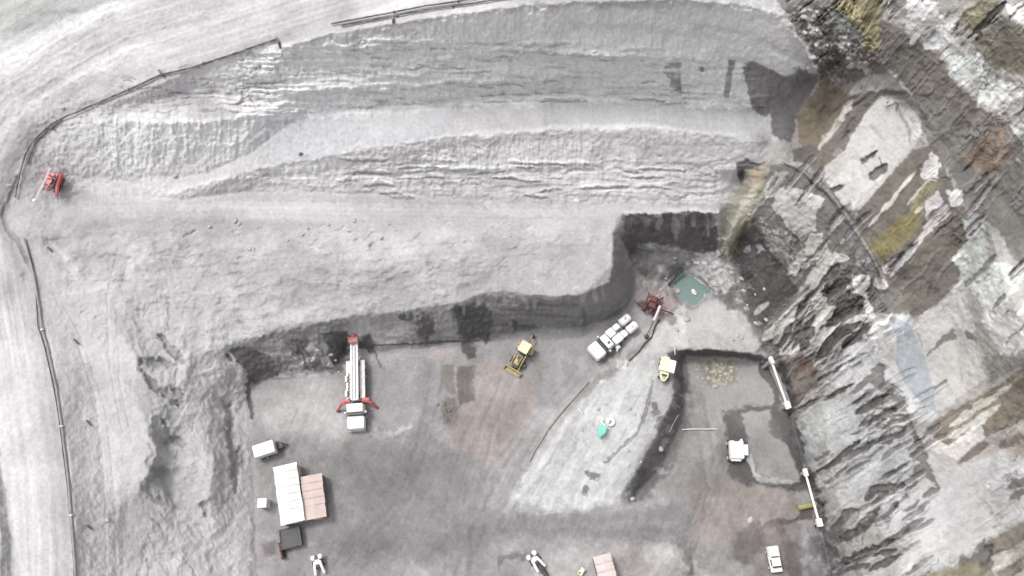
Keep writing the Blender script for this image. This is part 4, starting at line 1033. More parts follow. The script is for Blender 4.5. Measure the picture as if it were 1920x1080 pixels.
for s in (-1, 1):
    MB().box(3.5, 3.7, s * 1.28 - .09, s * 1.28 + .09, 1.6, 2.1).build('mirror', M_white, t)
    f = MB(); f.tube([(2.1, s * .8, 1.5), (2.2, s * 1.4, 1.7), (2.45, s * 1.95, 1.4), (2.8, s * 2.4, .5), (2.85, s * 2.5, .12)], .17, 8)
    f.box(1.75, 2.2, s * 1.2 - .5, s * 1.2 + .5, 1.35, 1.72, .06)
    o = f.build('outrigger', M_red, t, False)
    MB().cyl((2.85, s * 2.5, -.02), (2.85, s * 2.5, .12), .28).build('foot_pad', M_dark, o)
b = MB()
for k in range(7): b.tube([(-1.5 + k * .5, -.9, 1.62), (-1.3 + k * .5, -.75, 1.85), (-1.0 + k * .5, -.95, 1.64)], .05, 6)
b.build('hose', M_dark, t)

# ------------------------------------------------------------------ white twin-tank service truck
t = thing('tanker_truck', 'white service truck with two rounded tanks at its tail, beside the coal wall', 'truck', atz(1147, 634, 1.4), heading(1178, 606, 1113, 661))
for s in (-1, 1):
    for x in (-2.1, -1.1, 2.3): wheel(t, x, s * .95, .48)
MB().box(-3.2, 3.2, -.45, .45, .5, .9).build('chassis', M_dark, t)
MB().box(1.75, 3.45, -1.15, 1.15, .6, 1.85, .35, .06).build('hood', M_white, t, True)
cab = MB().box(.45, 1.6, -1.02, 1.02, .8, 2.45, .2, .1).build('cab', M_white, t, True)
MB().box(1.5, 1.82, -.95, .95, 1.5, 2.3, .05).build('windshield', M_glass, cab)
b = MB(); b.box(.8, 1.15, .2, .5, 2.45, 2.55); b.build('roof_hatch', M_dark, cab)
MB().box(-2.9, .4, -1.0, 1.0, .95, 1.2).build('deck', M_grey, t)
b = MB(); b.box(-1.1, .3, .12, 1.15, 1.2, 2.2, .22); b.box(-1.9, -1.15, .2, 1.1, 1.2, 2.05, .2); b.box(-.8, .35, -1.12, .02, 1.2, 2.1, .22); b.box(-1.8, -.9, -1.1, -.3, 1.2, 1.8, .15)
b.build('locker', M_white, t, True)
for s in (-1, 1):
    b = MB(); b.cyl((-3.5, s * .68, 1.75), (-2.2, s * .68, 1.75), .56, seg=24); b.ball((-2.2, s * .68, 1.75), .56, (.35, 1, 1)); b.ball((-3.5, s * .68, 1.75), .56, (.35, 1, 1))
    o = b.build('tank', M_white, t, True)
    MB().cyl((-2.85, s * .68, 2.28), (-2.85, s * .68, 2.38), .14).build('filler_cap', M_grey, o, True)
b = MB(); b.tube([(-1.9, -.2, 1.5), (-2.0, .0, 1.9), (-1.6, .1, 2.1), (-1.2, 0, 1.8)], .07); b.box(-2.2, -1.9, -.25, .25, 1.2, 1.7); b.build('pump', M_dark, t)
for s in (-1, 1): MB().box(1.3, 1.5, s * 1.2 - .1, s * 1.2 + .1, 1.5, 2.0).build('mirror', M_white, t)
b = MB(); b.box(-.1, .45, 1.15, 1.65, .9, 1.5, .08); b.cyl((.3, 1.5, 1.4), (.7, 1.75, 1.5), .12); b.build('hose_reel', M_dusty, t)

# ------------------------------------------------------------------ yellow loader with canopy
t = thing('backhoe_loader', 'worn yellow loader with a square cream canopy parked on the brown clay', 'loader', atz(979, 663, 1.2), heading(997, 633, 960, 694))
for s in (-1, 1):
    wheel(t, -.9, s * .85, .62, .42); wheel(t, 1.1, s * .8, .42, .32)
    f = MB(); f.box(-1.5, -.3, s * .86 - .26, s * .86 + .26, 1.25, 1.34, .03); f.build('fender', M_yel, t)
    MB().tube([(-.1, s * .62, 1.45), (1.0, s * .62, 1.3), (1.9, s * .62, .75), (2.25, s * .6, .45)], .1, 6).build('loader_arm', M_yel, t)
MB().box(-1.6, 2.0, -.35, .35, .5, .9).build('chassis', M_dark, t)
h = MB().box(.3, 1.75, -.38, .38, .9, 1.45, .1).build('hood', M_yel, t, True)
MB().cyl((1.2, .15, 1.4), (1.2, .15, 1.95), .06).build('exhaust', M_dark, h)
MB().box(.45, 1.0, -.2, .2, 1.452, 1.5, .01).build('grille', M_dark, h)
b = MB(); b.prism([(2.2, -1.15), (2.75, -1.15), (2.75, 1.15), (2.2, 1.15)], .08, .16); b.box(2.15, 2.25, -1.15, 1.15, .1, .75, .02); b.box(2.2, 2.7, -1.17, -1.1, .1, .6, .02); b.box(2.2, 2.7, 1.1, 1.17, .1, .6, .02); b.box(2.2, 2.32, -1.15, 1.15, .7, .78, .02)
b.build('bucket', M_yel, t)
c = MB().box(-1.35, .15, -.68, .68, 2.35, 2.45, .04).build('canopy', M_cream, t)
for x in (-1.25, .05):
    for y in (-.58, .58): MB().box(x - .04, x + .04, y - .04, y + .04, .9, 2.35, 0).build('post', M_dark, c)
b = MB(); b.box(-.8, -.35, -.25, .25, .95, 1.2, .05); b.box(-.85, -.7, -.25, .25, 1.2, 1.7, .04); b.build('seat', M_dark, t)
b = MB(); b.tube([(-1.6, 0, .9), (-2.1, 0, 1.6), (-2.7, -.05, 1.5)], .12, 6); b.build('boom', M_yel, t)
MB().tube([(-2.7, -.05, 1.5), (-2.9, -.1, .6)], .09, 6).build('dipper', M_yel, t)
b = MB(); b.box(-3.15, -2.75, -.35, .15, .2, .65, .08); b.build('rear_bucket', M_dark, t)

# ------------------------------------------------------------------ tracked drill rigs
def drill_rig(label, u, v, hd, red, mastm, mast_pts, rod_pts, mr):
    t = thing('drill_rig', label, 'drill rig', at(u, v, .02), hd, None)
    for s in (-1, 1):
        b = MB(); b.box(-1.1, 1.1, s * .75 - .2, s * .75 + .2, 0, .55, .18)
        for k in range(9): b.box(-1.0 + k * .24, -.92 + k * .24, s * .75 - .22, s * .75 + .22, .54, .58, 0)
        b.build('track', M_dark, t)
    b = MB(); b.box(-1.1, .5, -.5, .5, .5, 1.2, .06); b.box(-.9, -.2, -.45, .35, 1.2, 1.55, .06); b.build('body', red, t)
    MB().tube([(-.1, .3, 1.3), (.5, .6, 1.5), (.9, .2, 1.1)], .05, 6).build('hose', M_dark, t)
    MB().tube([(-.6, -.3, 1.5), (.1, -.7, 1.6), (.8, -.2, 1.2)], .05, 6).build('hose', M_dark, t)
    MB().tube([(.2, .1, 1.0), (.9, .1, 1.25), (1.3, .0, 1.1)], .14, 8).build('boom', red, t)
    for q in (-1, 1): MB().tube([(-.8, q * .5, .9), (-1.5, q, .6)], .1, 6).build('stabiliser', red, t)
    inv = Matrix.Rotation(-hd, 4, 'Z') @ Matrix.Translation(-t.location)
    b = MB(); pts = [inv @ p for p in mast_pts]; b.tube(pts, mr, 4); m_ = b.build('mast', mastm, t)
    if rod_pts: MB().tube([inv @ p for p in rod_pts], .06, 6).build('drill_rod', M_dark, m_)
    return t, inv
def pz(u, v, dz):                                 # world point dz above the ground, seen at (u,v)
    z = gz(u, v) + dz; x, y = unproject(u, v, z); return Vector((x, y, z))
t, inv = drill_rig('dark red tracked drill rig on the stained rock beside the pond', 1221, 575, heading(1221, 575, 1212, 600), M_redd, M_pinkw,
          [pz(1238, 573, 1.8), pz(1232, 588, 1.5), pz(1226, 601, 1.2)], [pz(1226, 601, 1.15), pz(1218, 618, .7), pz(1212, 630, .25)], .17)
b = MB(); b.ball(inv @ pz(1212, 631, .3), .32, (1, 1, .8), 2, .08); b.build('drill_foot', M_dark, t, True)
for k, (a, c_) in enumerate((((1228, 572), (1243, 556)), ((1232, 578), (1262, 588)), ((1215, 566), (1222, 552)), ((1208, 578), (1196, 570)))):
    MB().tube([inv @ pz(*a, 1.2), inv @ pz((a[0] + c_[0]) / 2, (a[1] + c_[1]) / 2, 1.0), inv @ pz(*c_, .2)], .1, 6).build('stay_arm', M_redd if k % 2 else M_redp, t)
t, inv = drill_rig('bright red drill rig with a slanting white mast by the haul road bend', 104, 348, heading(112, 328, 98, 372), M_redp, M_pinkw,
          [pz(94, 315, 2.4), pz(80, 346, 1.9), pz(70, 366, 1.5), pz(65, 377, 1.3)], None, .15)
b = MB(); b.ball(inv @ pz(65, 376, 1.3), .25, (1, 1, 1)); b.build('mast_foot', M_white, t, True)
MB().tube([inv @ pz(75, 322, 1.2), inv @ pz(92, 328, 1.3), inv @ pz(104, 336, 1.2)], .14, 6).build('cross_arm', M_redp, t)
MB().tube([inv @ pz(116, 326, 1.3), inv @ pz(108, 348, 1.2), inv @ pz(106, 368, .9)], .22, 6).build('feed_beam', M_red, t)
MB().tube([inv @ pz(120, 336, 1.2), inv @ pz(115, 352, 1.0)], .14, 6).build('side_arm', M_redd, t)
b = MB(); b.prism([tuple((inv @ pz(u_, v_, 1))[:2]) for u_, v_ in ((94, 324), (101, 326), (97, 352), (88, 356), (84, 350))], .9, 1.2); b.build('cover', mat('brown_tarpaulin', (.17, .13, .125), .8, 0, .5), t)

# ------------------------------------------------------------------ buildings and boxes at the lower left
M_seam = mat('dull_sheet_seam', (.42, .39, .37), .7, 0, .5, 2)
def shed(name, label, cat, u, v, hd, L_, W_, hgt, roofm, wallm, rise, hip, seed, door=True):
    t = thing(name, label, cat, atz(u, v, hgt), hd)
    b = MB(); b.box(-L_ / 2 + .12, L_ / 2 - .12, -W_ / 2 + .1, W_ / 2 - .1, -.1, hgt - .16, .03)
    for k in range(int(L_ / .45)):
        for s in (-1, 1): b.box(-L_ / 2 + .3 + k * .45, -L_ / 2 + .45 + k * .45, s * (W_ / 2 - .1) - .03, s * (W_ / 2 - .1) + .03, 0, hgt - .2, 0)
    w_ = b.build('wall', wallm, t)
    r_ = bent_quad_roof(MB(), L_, W_, hgt - .1, rise, hip, .08, .045, seed).build('roof', roofm, t)
    for k in range(1, int(L_ / .9)):
        x = -L_ / 2 + k * .9
        for s in (-1, 1):
            MB().tube([(x, s * W_ * .48, hgt - .06), (x + random.uniform(-.03, .03), s * .04, hgt - .06 + rise)], .028, 4).build('seam', M_seam, r_)
    if door:
        d_ = MB().box(L_ / 2 - .13, L_ / 2 - .06, -.5, .5, 0, 2.0, .01).build('door', M_dusty, t)
        MB().box(L_ / 2 - .06, L_ / 2 - .02, .32, .42, .95, 1.1, .005).build('handle', M_dark, d_)
    return t
M_roofw = mat('white_sheet_roof', (.70, .695, .68), .5, 0, .6, .9, (.52, .51, .49))
M_wallw = mat('off_white_cladding', (.5, .48, .45), .7, 0, .4, 1.5)
M_wallb = mat('brown_cladding', (.16, .12, .11), .8, 0, .4, 1.5)
shed('site_shed', 'long white-roofed shed standing against the shorter pink-roofed one', 'shed', 541, 925, heading(534, 872, 549, 978), 7.0, 2.85, 2.6, M_roofw, M_wallw, .35, .1, 4)
shed('site_shed', 'short shed with a faded pink roof beside the long white one', 'shed', 587, 931, heading(584, 891, 592, 970), 5.2, 2.6, 2.1, M_pink, M_wallb, .12, 0, 9)
shed('site_shed', 'pale pink-roofed hut cut off by the bottom edge of the photo', 'shed', 1140, 1085, heading(1132, 1045, 1146, 1100), 5.4, 2.15, 2.2, mat('pale_pink_sheet', (.47, .395, .375), .7, 0, .4, .8, (.55, .48, .47)), M_wallb, .12, 0, 12)
t = thing('box_trailer', 'white box trailer with a dark drawbar above the long white shed', 'trailer', atz(496, 842, 1.6), heading(482, 847, 512, 837))
MB().box(-1.3, 1.25, -.75, .75, .6, 2.0, .06).build('body', M_white, t)
MB().box(-1.25, 1.6, -.72, .72, .42, .6, .02).build('chassis', M_dark, t)
for s in (-1, 1): wheel(t, -.2, s * .72, .36, .22)
b = MB(); b.tube([(1.5, -.5, .5), (2.5, 0, .5)], .08, 6); b.tube([(1.5, .5, .5), (2.5, 0, .5)], .08, 6); b.box(1.4, 2.1, -.35, .35, .55, .85, .05); b.cyl((2.5, 0, .1), (2.5, 0, .75), .06); b.build('drawbar', M_dark, t)
b = MB(); b.box(-1.33, -1.3, -.65, .65, .7, 1.9, .005); d_ = b.build('door', M_dusty, t); MB().box(-1.37, -1.33, .1, .15, 1.1, 1.4, 0).build('handle', M_dark, d_)
t = thing('toilet_cabin', 'small white square cabin left of the long white shed', 'cabin', atz(491, 943, 2.0), .05)
MB().box(-.5, .5, -.5, .5, 0, 1.9, .03).build('wall', M_dusty, t); MB().box(-.56, .56, -.56, .56, 1.9, 2.0, .03, .04).build('roof', M_white, t)
d_ = MB().box(-.35, .35, -.54, -.5, .05, 1.8, .005).build('door', M_grey, t); MB().box(.22, .3, -.57, -.54, .9, 1.0, 0).build('handle', M_dark, d_)
t = thing('water_tank', 'square black tank below the long white shed', 'tank', atz(544, 1008, 1.1), heading(530, 992, 534, 1022))
M_blackt = mat('black_tarpaulin', (.055, .055, .057), .7, 0, .6, 1.5, (.085, .083, .08))
b = MB(); b.box(-1.15, 1.15, -1.2, 1.2, 0, 1.0, .08); b.build('body', M_blackt, t)
b = MB(); b.box(-1.2, 1.2, -1.25, -1.1, .95, 1.08, .02); b.box(-1.2, 1.2, 1.1, 1.25, .95, 1.08, .02); b.box(-1.2, -1.05, -1.1, 1.1, .95, 1.08, .02); b.box(1.05, 1.2, -1.1, 1.1, .95, 1.08, .02); b.build('rim', M_dark, t)
t = thing('gas_bottle_rack', 'narrow red-brown rack of bottles beside the black tank', 'rack', atz(526, 1032, 1.0), heading(523, 1022, 528, 1046))
b = MB(); b.box(-.9, .9, -.28, .28, 0, .12, .02); b.box(-.95, -.85, -.28, .28, .1, .9); b.box(.85, .95, -.28, .28, .1, .9); b.build('frame', M_dark, t)
for k in range(5): MB().cyl((-.66 + k * .33, 0, .12), (-.66 + k * .33, 0, 1.1), .15, seg=12).ball((-.66 + k * .33, 0, 1.1), .15, (1, 1, .6)).build('bottle', M_redbrown, t, True)
def skid(label, u, v, hd, tail):
    t = thing('compressor', label, 'machine', atz(u, v, .8), hd)
    MB().box(-.6, .5, -.55, .55, .35, .6, .04).build('chassis', M_dark, t)
    for s in (-1, 1):
        wheel(t, -.1, s * .62, .3, .2)
        MB().ball((-.75, s * .42, .95), .34, (1, .9, .9)).build('tank', M_white, t, True)
        MB().tube([(-.3, s * .3, 1.0), (.4, s * .42, .95), (1.15, s * .52, .55)], .17, 8).build('arm', M_white, t, True)
    b = MB(); b.box(-.5, .1, -.3, .3, .6, 1.1, .08); b.build('engine_cover', M_dusty, t)
    MB().cyl((.25, 0, .6), (.25, 0, .95), .2).build('filter', M_dark, t); MB().tube([(-.6, .1, .9), (-.9, 0, 1.2), (-.6, -.2, 1.3)], .06).build('hose', M_dark, t)
    if tail: MB().tube([(.5, .1, .6), (1.5, 0, .5), (2.4, -.1, .25)], .3, 8).build('discharge_pipe', M_dark, t, True)
skid('small white machine with two forked arms near the bottom left', 596, 1057, heading(594, 1048, 598, 1072), False)
skid('small white machine with a thick dark pipe at the bottom centre', 1004, 1051, heading(998, 1044, 1018, 1070), True)
t = thing('pump', 'tiny pale yellow pump left of the pale pink hut', 'pump', atz(1091, 1071, .5), .9)
b = MB(); b.box(-.5, .4, -.28, .28, .1, .55, .1); b.build('body', M_paley, t); MB().cyl((.1, 0, .5), (.1, 0, .8), .16).build('motor', M_white, t, True); MB().cyl((-.3, .1, .5), (-.3, .1, .62), .12).build('cap', M_dark, t)

# ------------------------------------------------------------------ machines on the embankment and in the cut
t = thing('dumper', 'pale yellow tipper with a narrow nose on the edge of the sunken cut', 'dumper', atz(1250, 690, 1.2), heading(1256, 668, 1246, 714))
for s in (-1, 1): wheel(t, -.8, s * .85, .42, .3); wheel(t, .9, s * .6, .38, .25)
MB().box(-1.4, 1.5, -.3, .3, .4, .7).build('chassis', M_dark, t)
b = MB(); b.box(-1.25, .5, -.92, .18, .75, 1.45, .06); b.box(-1.4, -1.25, -.6, .1, .8, 1.3); b.build('skip', M_paley, t)
MB().box(-1.15, .45, .2, 1.0, .8, 1.42, .06).build('side_box', M_white, t)
b = MB(); b.prism([(.52, -.7), (1.1, -.62), (1.7, -.25), (1.7, .15), (1.1, .45), (.52, .45)], .65, 1.15, .06); b.build('hood', M_paley, t)
b = MB(); b.box(.85, 1.1, -.45, .25, 1.15, 1.3); b.torus((1.3, -.1, 1.3), .17, .035); b.build('steering_wheel', M_dark, t)
t = thing('hopper_cart', 'teal pointed hopper cart standing next to a white tyre', 'cart', atz(1130, 805, .7), heading(1136, 792, 1125, 820))
b = MB(); b.prism([(-.55, -.3), (-.1, -.62), (.35, -.55), (1.15, .05), (.3, .5), (-.55, .45)], .35, .85, .08); b.build('hopper', M_teal, t)
b = MB(); b.tube([(-.5, .1, .7), (-.75, -.5, .8), (-1.25, -.45, .7)], .1, 8); b.ball((-1.15, .3, .7), .18, (1.5, 1, 1)); b.build('handle', M_white, t, True)
for s in (-1, 1): wheel(t, 0, s * .42, .22, .12)
M_ring = mat('white_painted_rubber', (.72, .72, .71), .6, 0, .4, 4, (.5, .5, .5))
t = thing('painted_tyre', 'white painted tyre lying flat beside the teal cart', 'tyre', atz(1145, 791, .2), 0)
MB().torus((0, 0, .2), .38, .19, 'Z').build('tyre', M_ring, t, True); MB().cyl((0, 0, .05), (0, 0, .22), .22).build('rim', M_grey, t, True)
t = thing('compact_loader', 'boxy cream-white loader parked against the grey slab in the cut', 'loader', atz(1383, 843, 1.5), heading(1380, 824, 1382, 862))
for s in (-1, 1):
    for x in (-.9, .9): wheel(t, x, s * .78 - .1, .4, .3)
MB().box(-1.3, 1.3, -.8, .7, .45, .75).build('chassis', M_dark, t)
MB().box(-1.15, 1.15, -.95, .8, .75, 1.7, .1, .05).build('body', M_white, t)
c = MB().box(-.7, .65, .82, 1.35, .8, 1.5, .1).build('side_box', M_white, t)
b = MB(); b.box(-1.45, -1.2, -.75, .4, 1.25, 1.5, .06); b.box(-1.16, -.98, -.4, .1, 1.7, 1.76, .02); b.build('grille', M_dark, t)
b = MB(); b.box(1.1, 1.4, -.8, .45, .9, 1.3, .06); b.box(-1.4, -1.15, .4, .75, .9, 1.35, .05); b.build('bumper', M_dusty, t)
MB().box(.4, .7, -.4, .3, 1.7, 1.76, .02).build('roof_vent', M_dusty, t)
t = thing('pickup_truck', 'white pickup facing down the red-stained hollow at the bottom right', 'pickup', atz(1454, 1048, 1.2), heading(1450, 1028, 1458, 1068))
for s in (-1, 1):
    for x in (-.9, .9): wheel(t, x, s * .62, .34, .22)
MB().box(-1.5, 1.5, -.68, .68, .4, .9, .1).build('body', M_white, t)
c = MB().box(-.2, .9, -.6, .6, .9, 1.45, .12, .08).build('cab', M_white, t)
MB().box(.86, 1.0, -.5, .5, .95, 1.3, .03).build('windshield', M_glass, c); MB().box(-.3, -.18, -.45, .45, 1.0, 1.3, .02).build('rear_window', M_glass, c)
for s in (-1, 1): MB().box(0, .7, s * .61 - .02, s * .61 + .02, 1.0, 1.3, 0).build('side_window', M_glass, c)
b = MB(); b.box(-1.42, -.35, -.56, .56, .9, .93, 0); b.box(-1.45, -.3, -.66, -.58, .9, 1.12, .01); b.box(-1.45, -.3, .58, .66, .9, 1.12, .01); b.build('cargo_bed', M_dusty, t)

# ------------------------------------------------------------------ white pipes at the foot of the rock wall
def white_pipe(label, p, q, lift, plank):
    a, b_ = pz(*p, lift), pz(*q, lift)
    zm = max(a.z, b_.z)
    t = thing('white_pipe', label, 'pipe', at((p[0] + q[0]) / 2, (p[1] + q[1]) / 2), math.atan2(b_.y - a.y, b_.x - a.x), 'white capped pipes along the foot of the rock wall')
    inv = Matrix.Rotation(-t.rotation_euler.z, 4, 'Z') @ Matrix.Translation(-t.location)
    a, b_ = inv @ a, inv @ b_
    MB().tube([a, a.lerp(b_, .33), a.lerp(b_, .66), b_], .15, 12).build('tube', M_white, t, True)
    for c, n in ((a, .3), (b_, .42)):
        bm_ = MB(); bm_.box(c.x - .5, c.x + .5, c.y - n * .8, c.y + n * .8, c.z - .35, c.z + .38, .14); o = bm_.build('end_cap', M_white, t, True)
        MB().box(c.x - .2, c.x + .2, c.y - .2, c.y + .2, -1.2, c.z - .36, .02).build('support', M_grey, t)
    if plank:
        MB().prism([(a.x, a.y + .3), (b_.x, b_.y + .3), (b_.x, b_.y + 1.1), (a.x, a.y + 1.1)], min(a.z, b_.z) - 1.4, min(a.z, b_.z) - 1.1).build('grey_panel', M_gpipe, t)  # grey panel alongside the pipe
white_pipe('upper white capped pipe, beside the corner of the sunken cut', (1446, 676), (1476, 760), 1.8, True)
white_pipe('lower white capped pipe, crossed by the olive yellow tube', (1510, 886), (1536, 980), 1.8, False)
def tube_thing(name, label, cat, pts, r, m, lift=None, group=None, seg=8, smooth=True, flange=0, fm=None):
    n = []
    for (u0, v0), (u1, v1) in zip(pts[:-1], pts[1:]):
        k = max(1, int(math.hypot(u1 - u0, v1 - v0) / 14))
        n += [(u0 + (u1 - u0) * i / k, v0 + (v1 - v0) * i / k) for i in range(k)]
    n.append(pts[-1])
    w_ = [at(u, v, (r if lift is None else lift)) for u, v in n]
    w_ = [w_[0]] + [Vector((p.x, p.y, max(p.z, (a.z + p.z + c.z) / 3))) for a, p, c in zip(w_[:-2], w_[1:-1], w_[2:])] + [w_[-1]]
    o0 = w_[len(w_) // 2].copy()
    t = thing(name, label, cat, o0, 0, group)
    MB().tube([p - o0 for p in w_], r, seg).build('tube', m, t, smooth)
    if flange:
        for i in range(flange, len(w_) - 1, flange):
            d = (w_[i + 1] - w_[i]).normalized() * .08
            MB().cyl(w_[i] - o0 - d, w_[i] - o0 + d, r * 1.7, seg=12).build('flange', fm or m, t)
    return t, o0
tube_thing('yellow_tube', 'short fat olive yellow tube poking under the lower white pipe', 'tube', [(1494, 953), (1512, 949), (1528, 946)], .33, M_oliv, .5)
tube_thing('drainage_pipe', 'thin black pipe curving along the haul road bend', 'pipe', [(519,77),(480,90),(440,104),(400,117),(350,133),(305,142),(260,163),(210,185),(160,207),(115,226),(98,236),(82,250),(62,270),(50,292),(42,318),(36,345),(31,372)], .10, M_pipe, .3, None, 8, True, 9)
tube_thing('drainage_pipe', 'second short black pipe splitting off at the haul road bend', 'pipe', [(118,226),(92,246),(68,268),(60,288),(54,310)], .10, M_pipe, .25, None, 8, True, 5)
tube_thing('drainage_pipe', 'upper of two long black pipes along the top edge road', 'pipe', [(622,48),(680,37),(740,26),(800,14),(860,6),(930,-8),(1000,-22)], .09, M_pipe, .3, None, 8, True, 8)
tube_thing('drainage_pipe', 'lower of two long black pipes along the top edge road', 'pipe', [(640,50),(700,40),(760,28),(820,18),(880,10),(940,0),(1010,-14)], .10, M_pipe, .25, None, 8, True, 7)
for lb, p in (('short black branch pipe at the upper end of the road pipe', [(519,74),(524,82),(527,94)]), ('short black branch across the middle of the road pipe', [(299,134),(304,140),(308,146)]),
          ('short black branch below the bend in the road pipe', [(97,236),(100,241),(103,246)]), ('black standpipe below the paired top road pipes', [(737,34),(738,40),(738,47)])):
    tube_thing('branch_pipe', lb, 'pipe', p, .13, M_pipe, .3)
tube_thing('water_main', 'long dusty grey pipe running down beside the left haul road', 'pipe', [(47,448),(56,480),(66,520),(71,550),(76,580),(82,620),(92,655),(99,690),(108,730),(114,775),(118,800),(124,850),(130,900),(134,950),(138,1000),(142,1050),(145,1100)], .12, M_gpipe, .25, None, 8, True, 10, M_dusty)
tube_thing('hose', 'thin dark strip standing in for the shadow of the dusty grey road pipe', 'hose', [(50,455),(62,495),(68,540),(70,575),(73,612),(86,655),(96,700),(106,748),(114,800),(120,850),(127,905),(132,960),(136,1010),(140,1060),(141,1100)], .07, M_dark, .15, None, 6, True, 0)  # dark strip added for the shadow of the grey pipe
tube_thing('long_pipe', 'long curved grey pipe along the foot of the pale embankment', 'pipe', [(1104,716),(1090,731),(1075,748),(1060,765),(1045,783),(1028,805),(1012,830),(1000,850),(993,865)], .11, M_gpipe, .2, None, 8, True, 0)
tube_thing('pale_pole', 'straight pale pole across the floor of the sunken cut', 'pole', [(1278,806),(1300,805),(1344,805)], .08, M_dusty, .2)
tube_thing('pole', 'grey pole leaning at the dark foot of the embankment', 'pole', [(1271,779),(1262,795),(1254,811)], .08, M_gpipe, .3)
tube_thing('stick', 'short grey stick standing above the pale yellow tipper', 'stick', [(1264,652),(1265,666)], .07, M_dusty, .3)
tube_thing('stick', 'pale stick at the left edge of the pale embankment', 'stick', [(1084,766),(1093,777)], .08, M_dusty, .2)
tube_thing('suction_hose', 'dark hose running from the red rig down to the embankment', 'hose', [(1236,600),(1228,612),(1222,632),(1208,645),(1196,662),(1180,676)], .09, M_dark, .12)
tube_thing('crack_hose', 'thin dark hose winding down the middle of the pale embankment', 'hose', [(1222,710),(1219,735),(1214,762),(1206,790),(1196,812),(1180,830),(1162,842),(1148,858),(1134,868)], .05, M_gpipe, .03)
tube_thing('seam_cable', 'thin black cable along the foot of the coal wall', 'cable', [(700,648),(760,646),(800,644),(850,641),(900,639)], .05, M_dark, .1)
for k, (lb, p) in enumerate((('dark wooden stake below the haul road junction', [(91,464),(98,472)]), ('dark wooden stake on the pale path, highest of three', [(140,637),(149,646)]),
        ('dark wooden stake on the scraped hollow beside the pale path', [(164,789),(172,798)]), ('dark wooden stake near the lower left, below the others', [(165,985),(174,993)]))):
    tube_thing('wooden_stake', lb, 'stake', p, .11, M_wood, .2, 'wooden stakes beside the left road', 6, False)

# ------------------------------------------------------------------ pond and float
def pond():
    bm = bmesh.new(); z = -1.95
    pts = [(1249,541),(1262,526),(1277,509),(1290,512),(1304,514),(1322,530),(1340,548),(1322,562),(1300,576),(1274,560)]
    c = bm.verts.new((*unproject(1294, 544, z), z)); vs = [bm.verts.new((*unproject(u, v, z), z)) for u, v in pts]
    for i in range(len(vs)): bm.faces.new((c, vs[(i + 1) % len(vs)], vs[i]))
    bmesh.ops.recalc_face_normals(bm, faces=bm.faces)
    if bm.faces[:][0].normal.z < 0: bmesh.ops.reverse_faces(bm, faces=bm.faces)
    me = bpy.data.meshes.new('pond_water'); bm.to_mesh(me); bm.free()
    m, nt, b = new_mat('murky_water'); b.inputs['Base Color'].default_value = (.15, .215, .20, 1); b.inputs['Roughness'].default_value = .12
    n = nt.nodes.new('ShaderNodeTexNoise'); n.inputs['Scale'].default_value = 3; bp = nt.nodes.new('ShaderNodeBump'); bp.inputs['Strength'].default_value = .08
    tc = nt.nodes.new('ShaderNodeTexCoord'); nt.links.new(tc.outputs['Object'], n.inputs['Vector'])
    nt.links.new(n.outputs['Fac'], bp.inputs['Height']); nt.links.new(bp.outputs['Normal'], b.inputs['Normal'])
    me.materials.append(m); o = bpy.data.objects.new('pond_water', me); COL.objects.link(o); o['kind'] = 'structure'
pond()
zf = -1.9; xf, yf = unproject(1301, 548, zf)
t = thing('pump_float', 'small white float bobbing on the teal pond', 'float', Vector((xf, yf, zf)), math.radians(-55))
MB().ball((0, 0, .08), .42, (1.15, .75, .6), 3).build('hull', M_white, t, True); MB().cyl((0, 0, .3), (0, 0, .5), .14).build('motor', M_dusty, t, True)
tube_thing('timber_edge', 'black timber beam along the upper left rim of the pond', 'beam', [(1252,538),(1264,524),(1279,508)], .2, M_dark, .6, None, 4, False)

# ------------------------------------------------------------------ loose rocks
M_rock = mat('pale_rock', (.40, .39, .38), .95, 0, .6, 3, (.28, .27, .26)); M_rockd = mat('dark_rock', (.13, .125, .12), .95, 0, .5, 3)
variants = []
for k in range(7):
    b = MB(); b.ball((0, 0, 0), .5, (1, random.uniform(.6, .95), random.uniform(.45, .75)), 2, .16, k); me = bpy.data.meshes.new('rock')
    b.bm.to_mesh(me); b.bm.free(); variants.append(me)
def rock(u, v, s, label, group, m):
    me = variants[random.randrange(7)]
    key = me.name + m.name
    if key not in rock_cache:
        c = me.copy(); c.materials.append(m); rock_cache[key] = c
    o = bpy.data.objects.new('rock', rock_cache[key]); COL.objects.link(o)
    o.location = at(u, v, s * .12); o.scale = (s, s * random.uniform(.8, 1.1), s); o.rotation_euler = (random.uniform(-.3, .3), random.uniform(-.3, .3), random.uniform(0, 6.28))
    tag(o, label, 'rock', group)
rock_cache = {}
random.seed(21)
for u, v, s, lb in ((956,442,.4,'tiny bright white stone alone on the broad upper terrace'), (330,330,.8,'pale boulder below the streaked bank at the left'), (564,289,.6,'dark lone stone on the smooth upper ledge'),
        (1181,766,.5,'small white stone upslope of the white tyre'), (1134,862,.9,'white rock at the lower end of the winding hose'), (1238,842,.9,'pale boulder halfway down the dark embankment foot'), (1185,935,.7,'pale boulder at the tip of the dark embankment foot'),
        (1165,683,1.1,'white rubble lump above the curved grey pipe'), (1407,975,.9,'pale rock on the rim of the red-stained hollow'), (201,975,.6,'pale stone on the path at the lower left'), (1288,600,.9,'pale rounded boulder between pond and cut'),
        (1340,532,1.3,'pale boulder touching the right rim of the pond'), (118,203,.6,'small white stone on the inner shoulder of the bend'), (18,348,.5,'small pale stone at the left edge near the junction')):
    rock(u, v, s, lb, None, M_rockd if 'dark lone' in lb else M_rock)
def scatter(n, box_, smin, smax, label, group, m):
    for _ in range(n):
        rock(random.uniform(box_[0], box_[2]), random.uniform(box_[1], box_[3]), random.uniform(smin, smax) * random.choice((.7, 1, 1)), label, group, m)
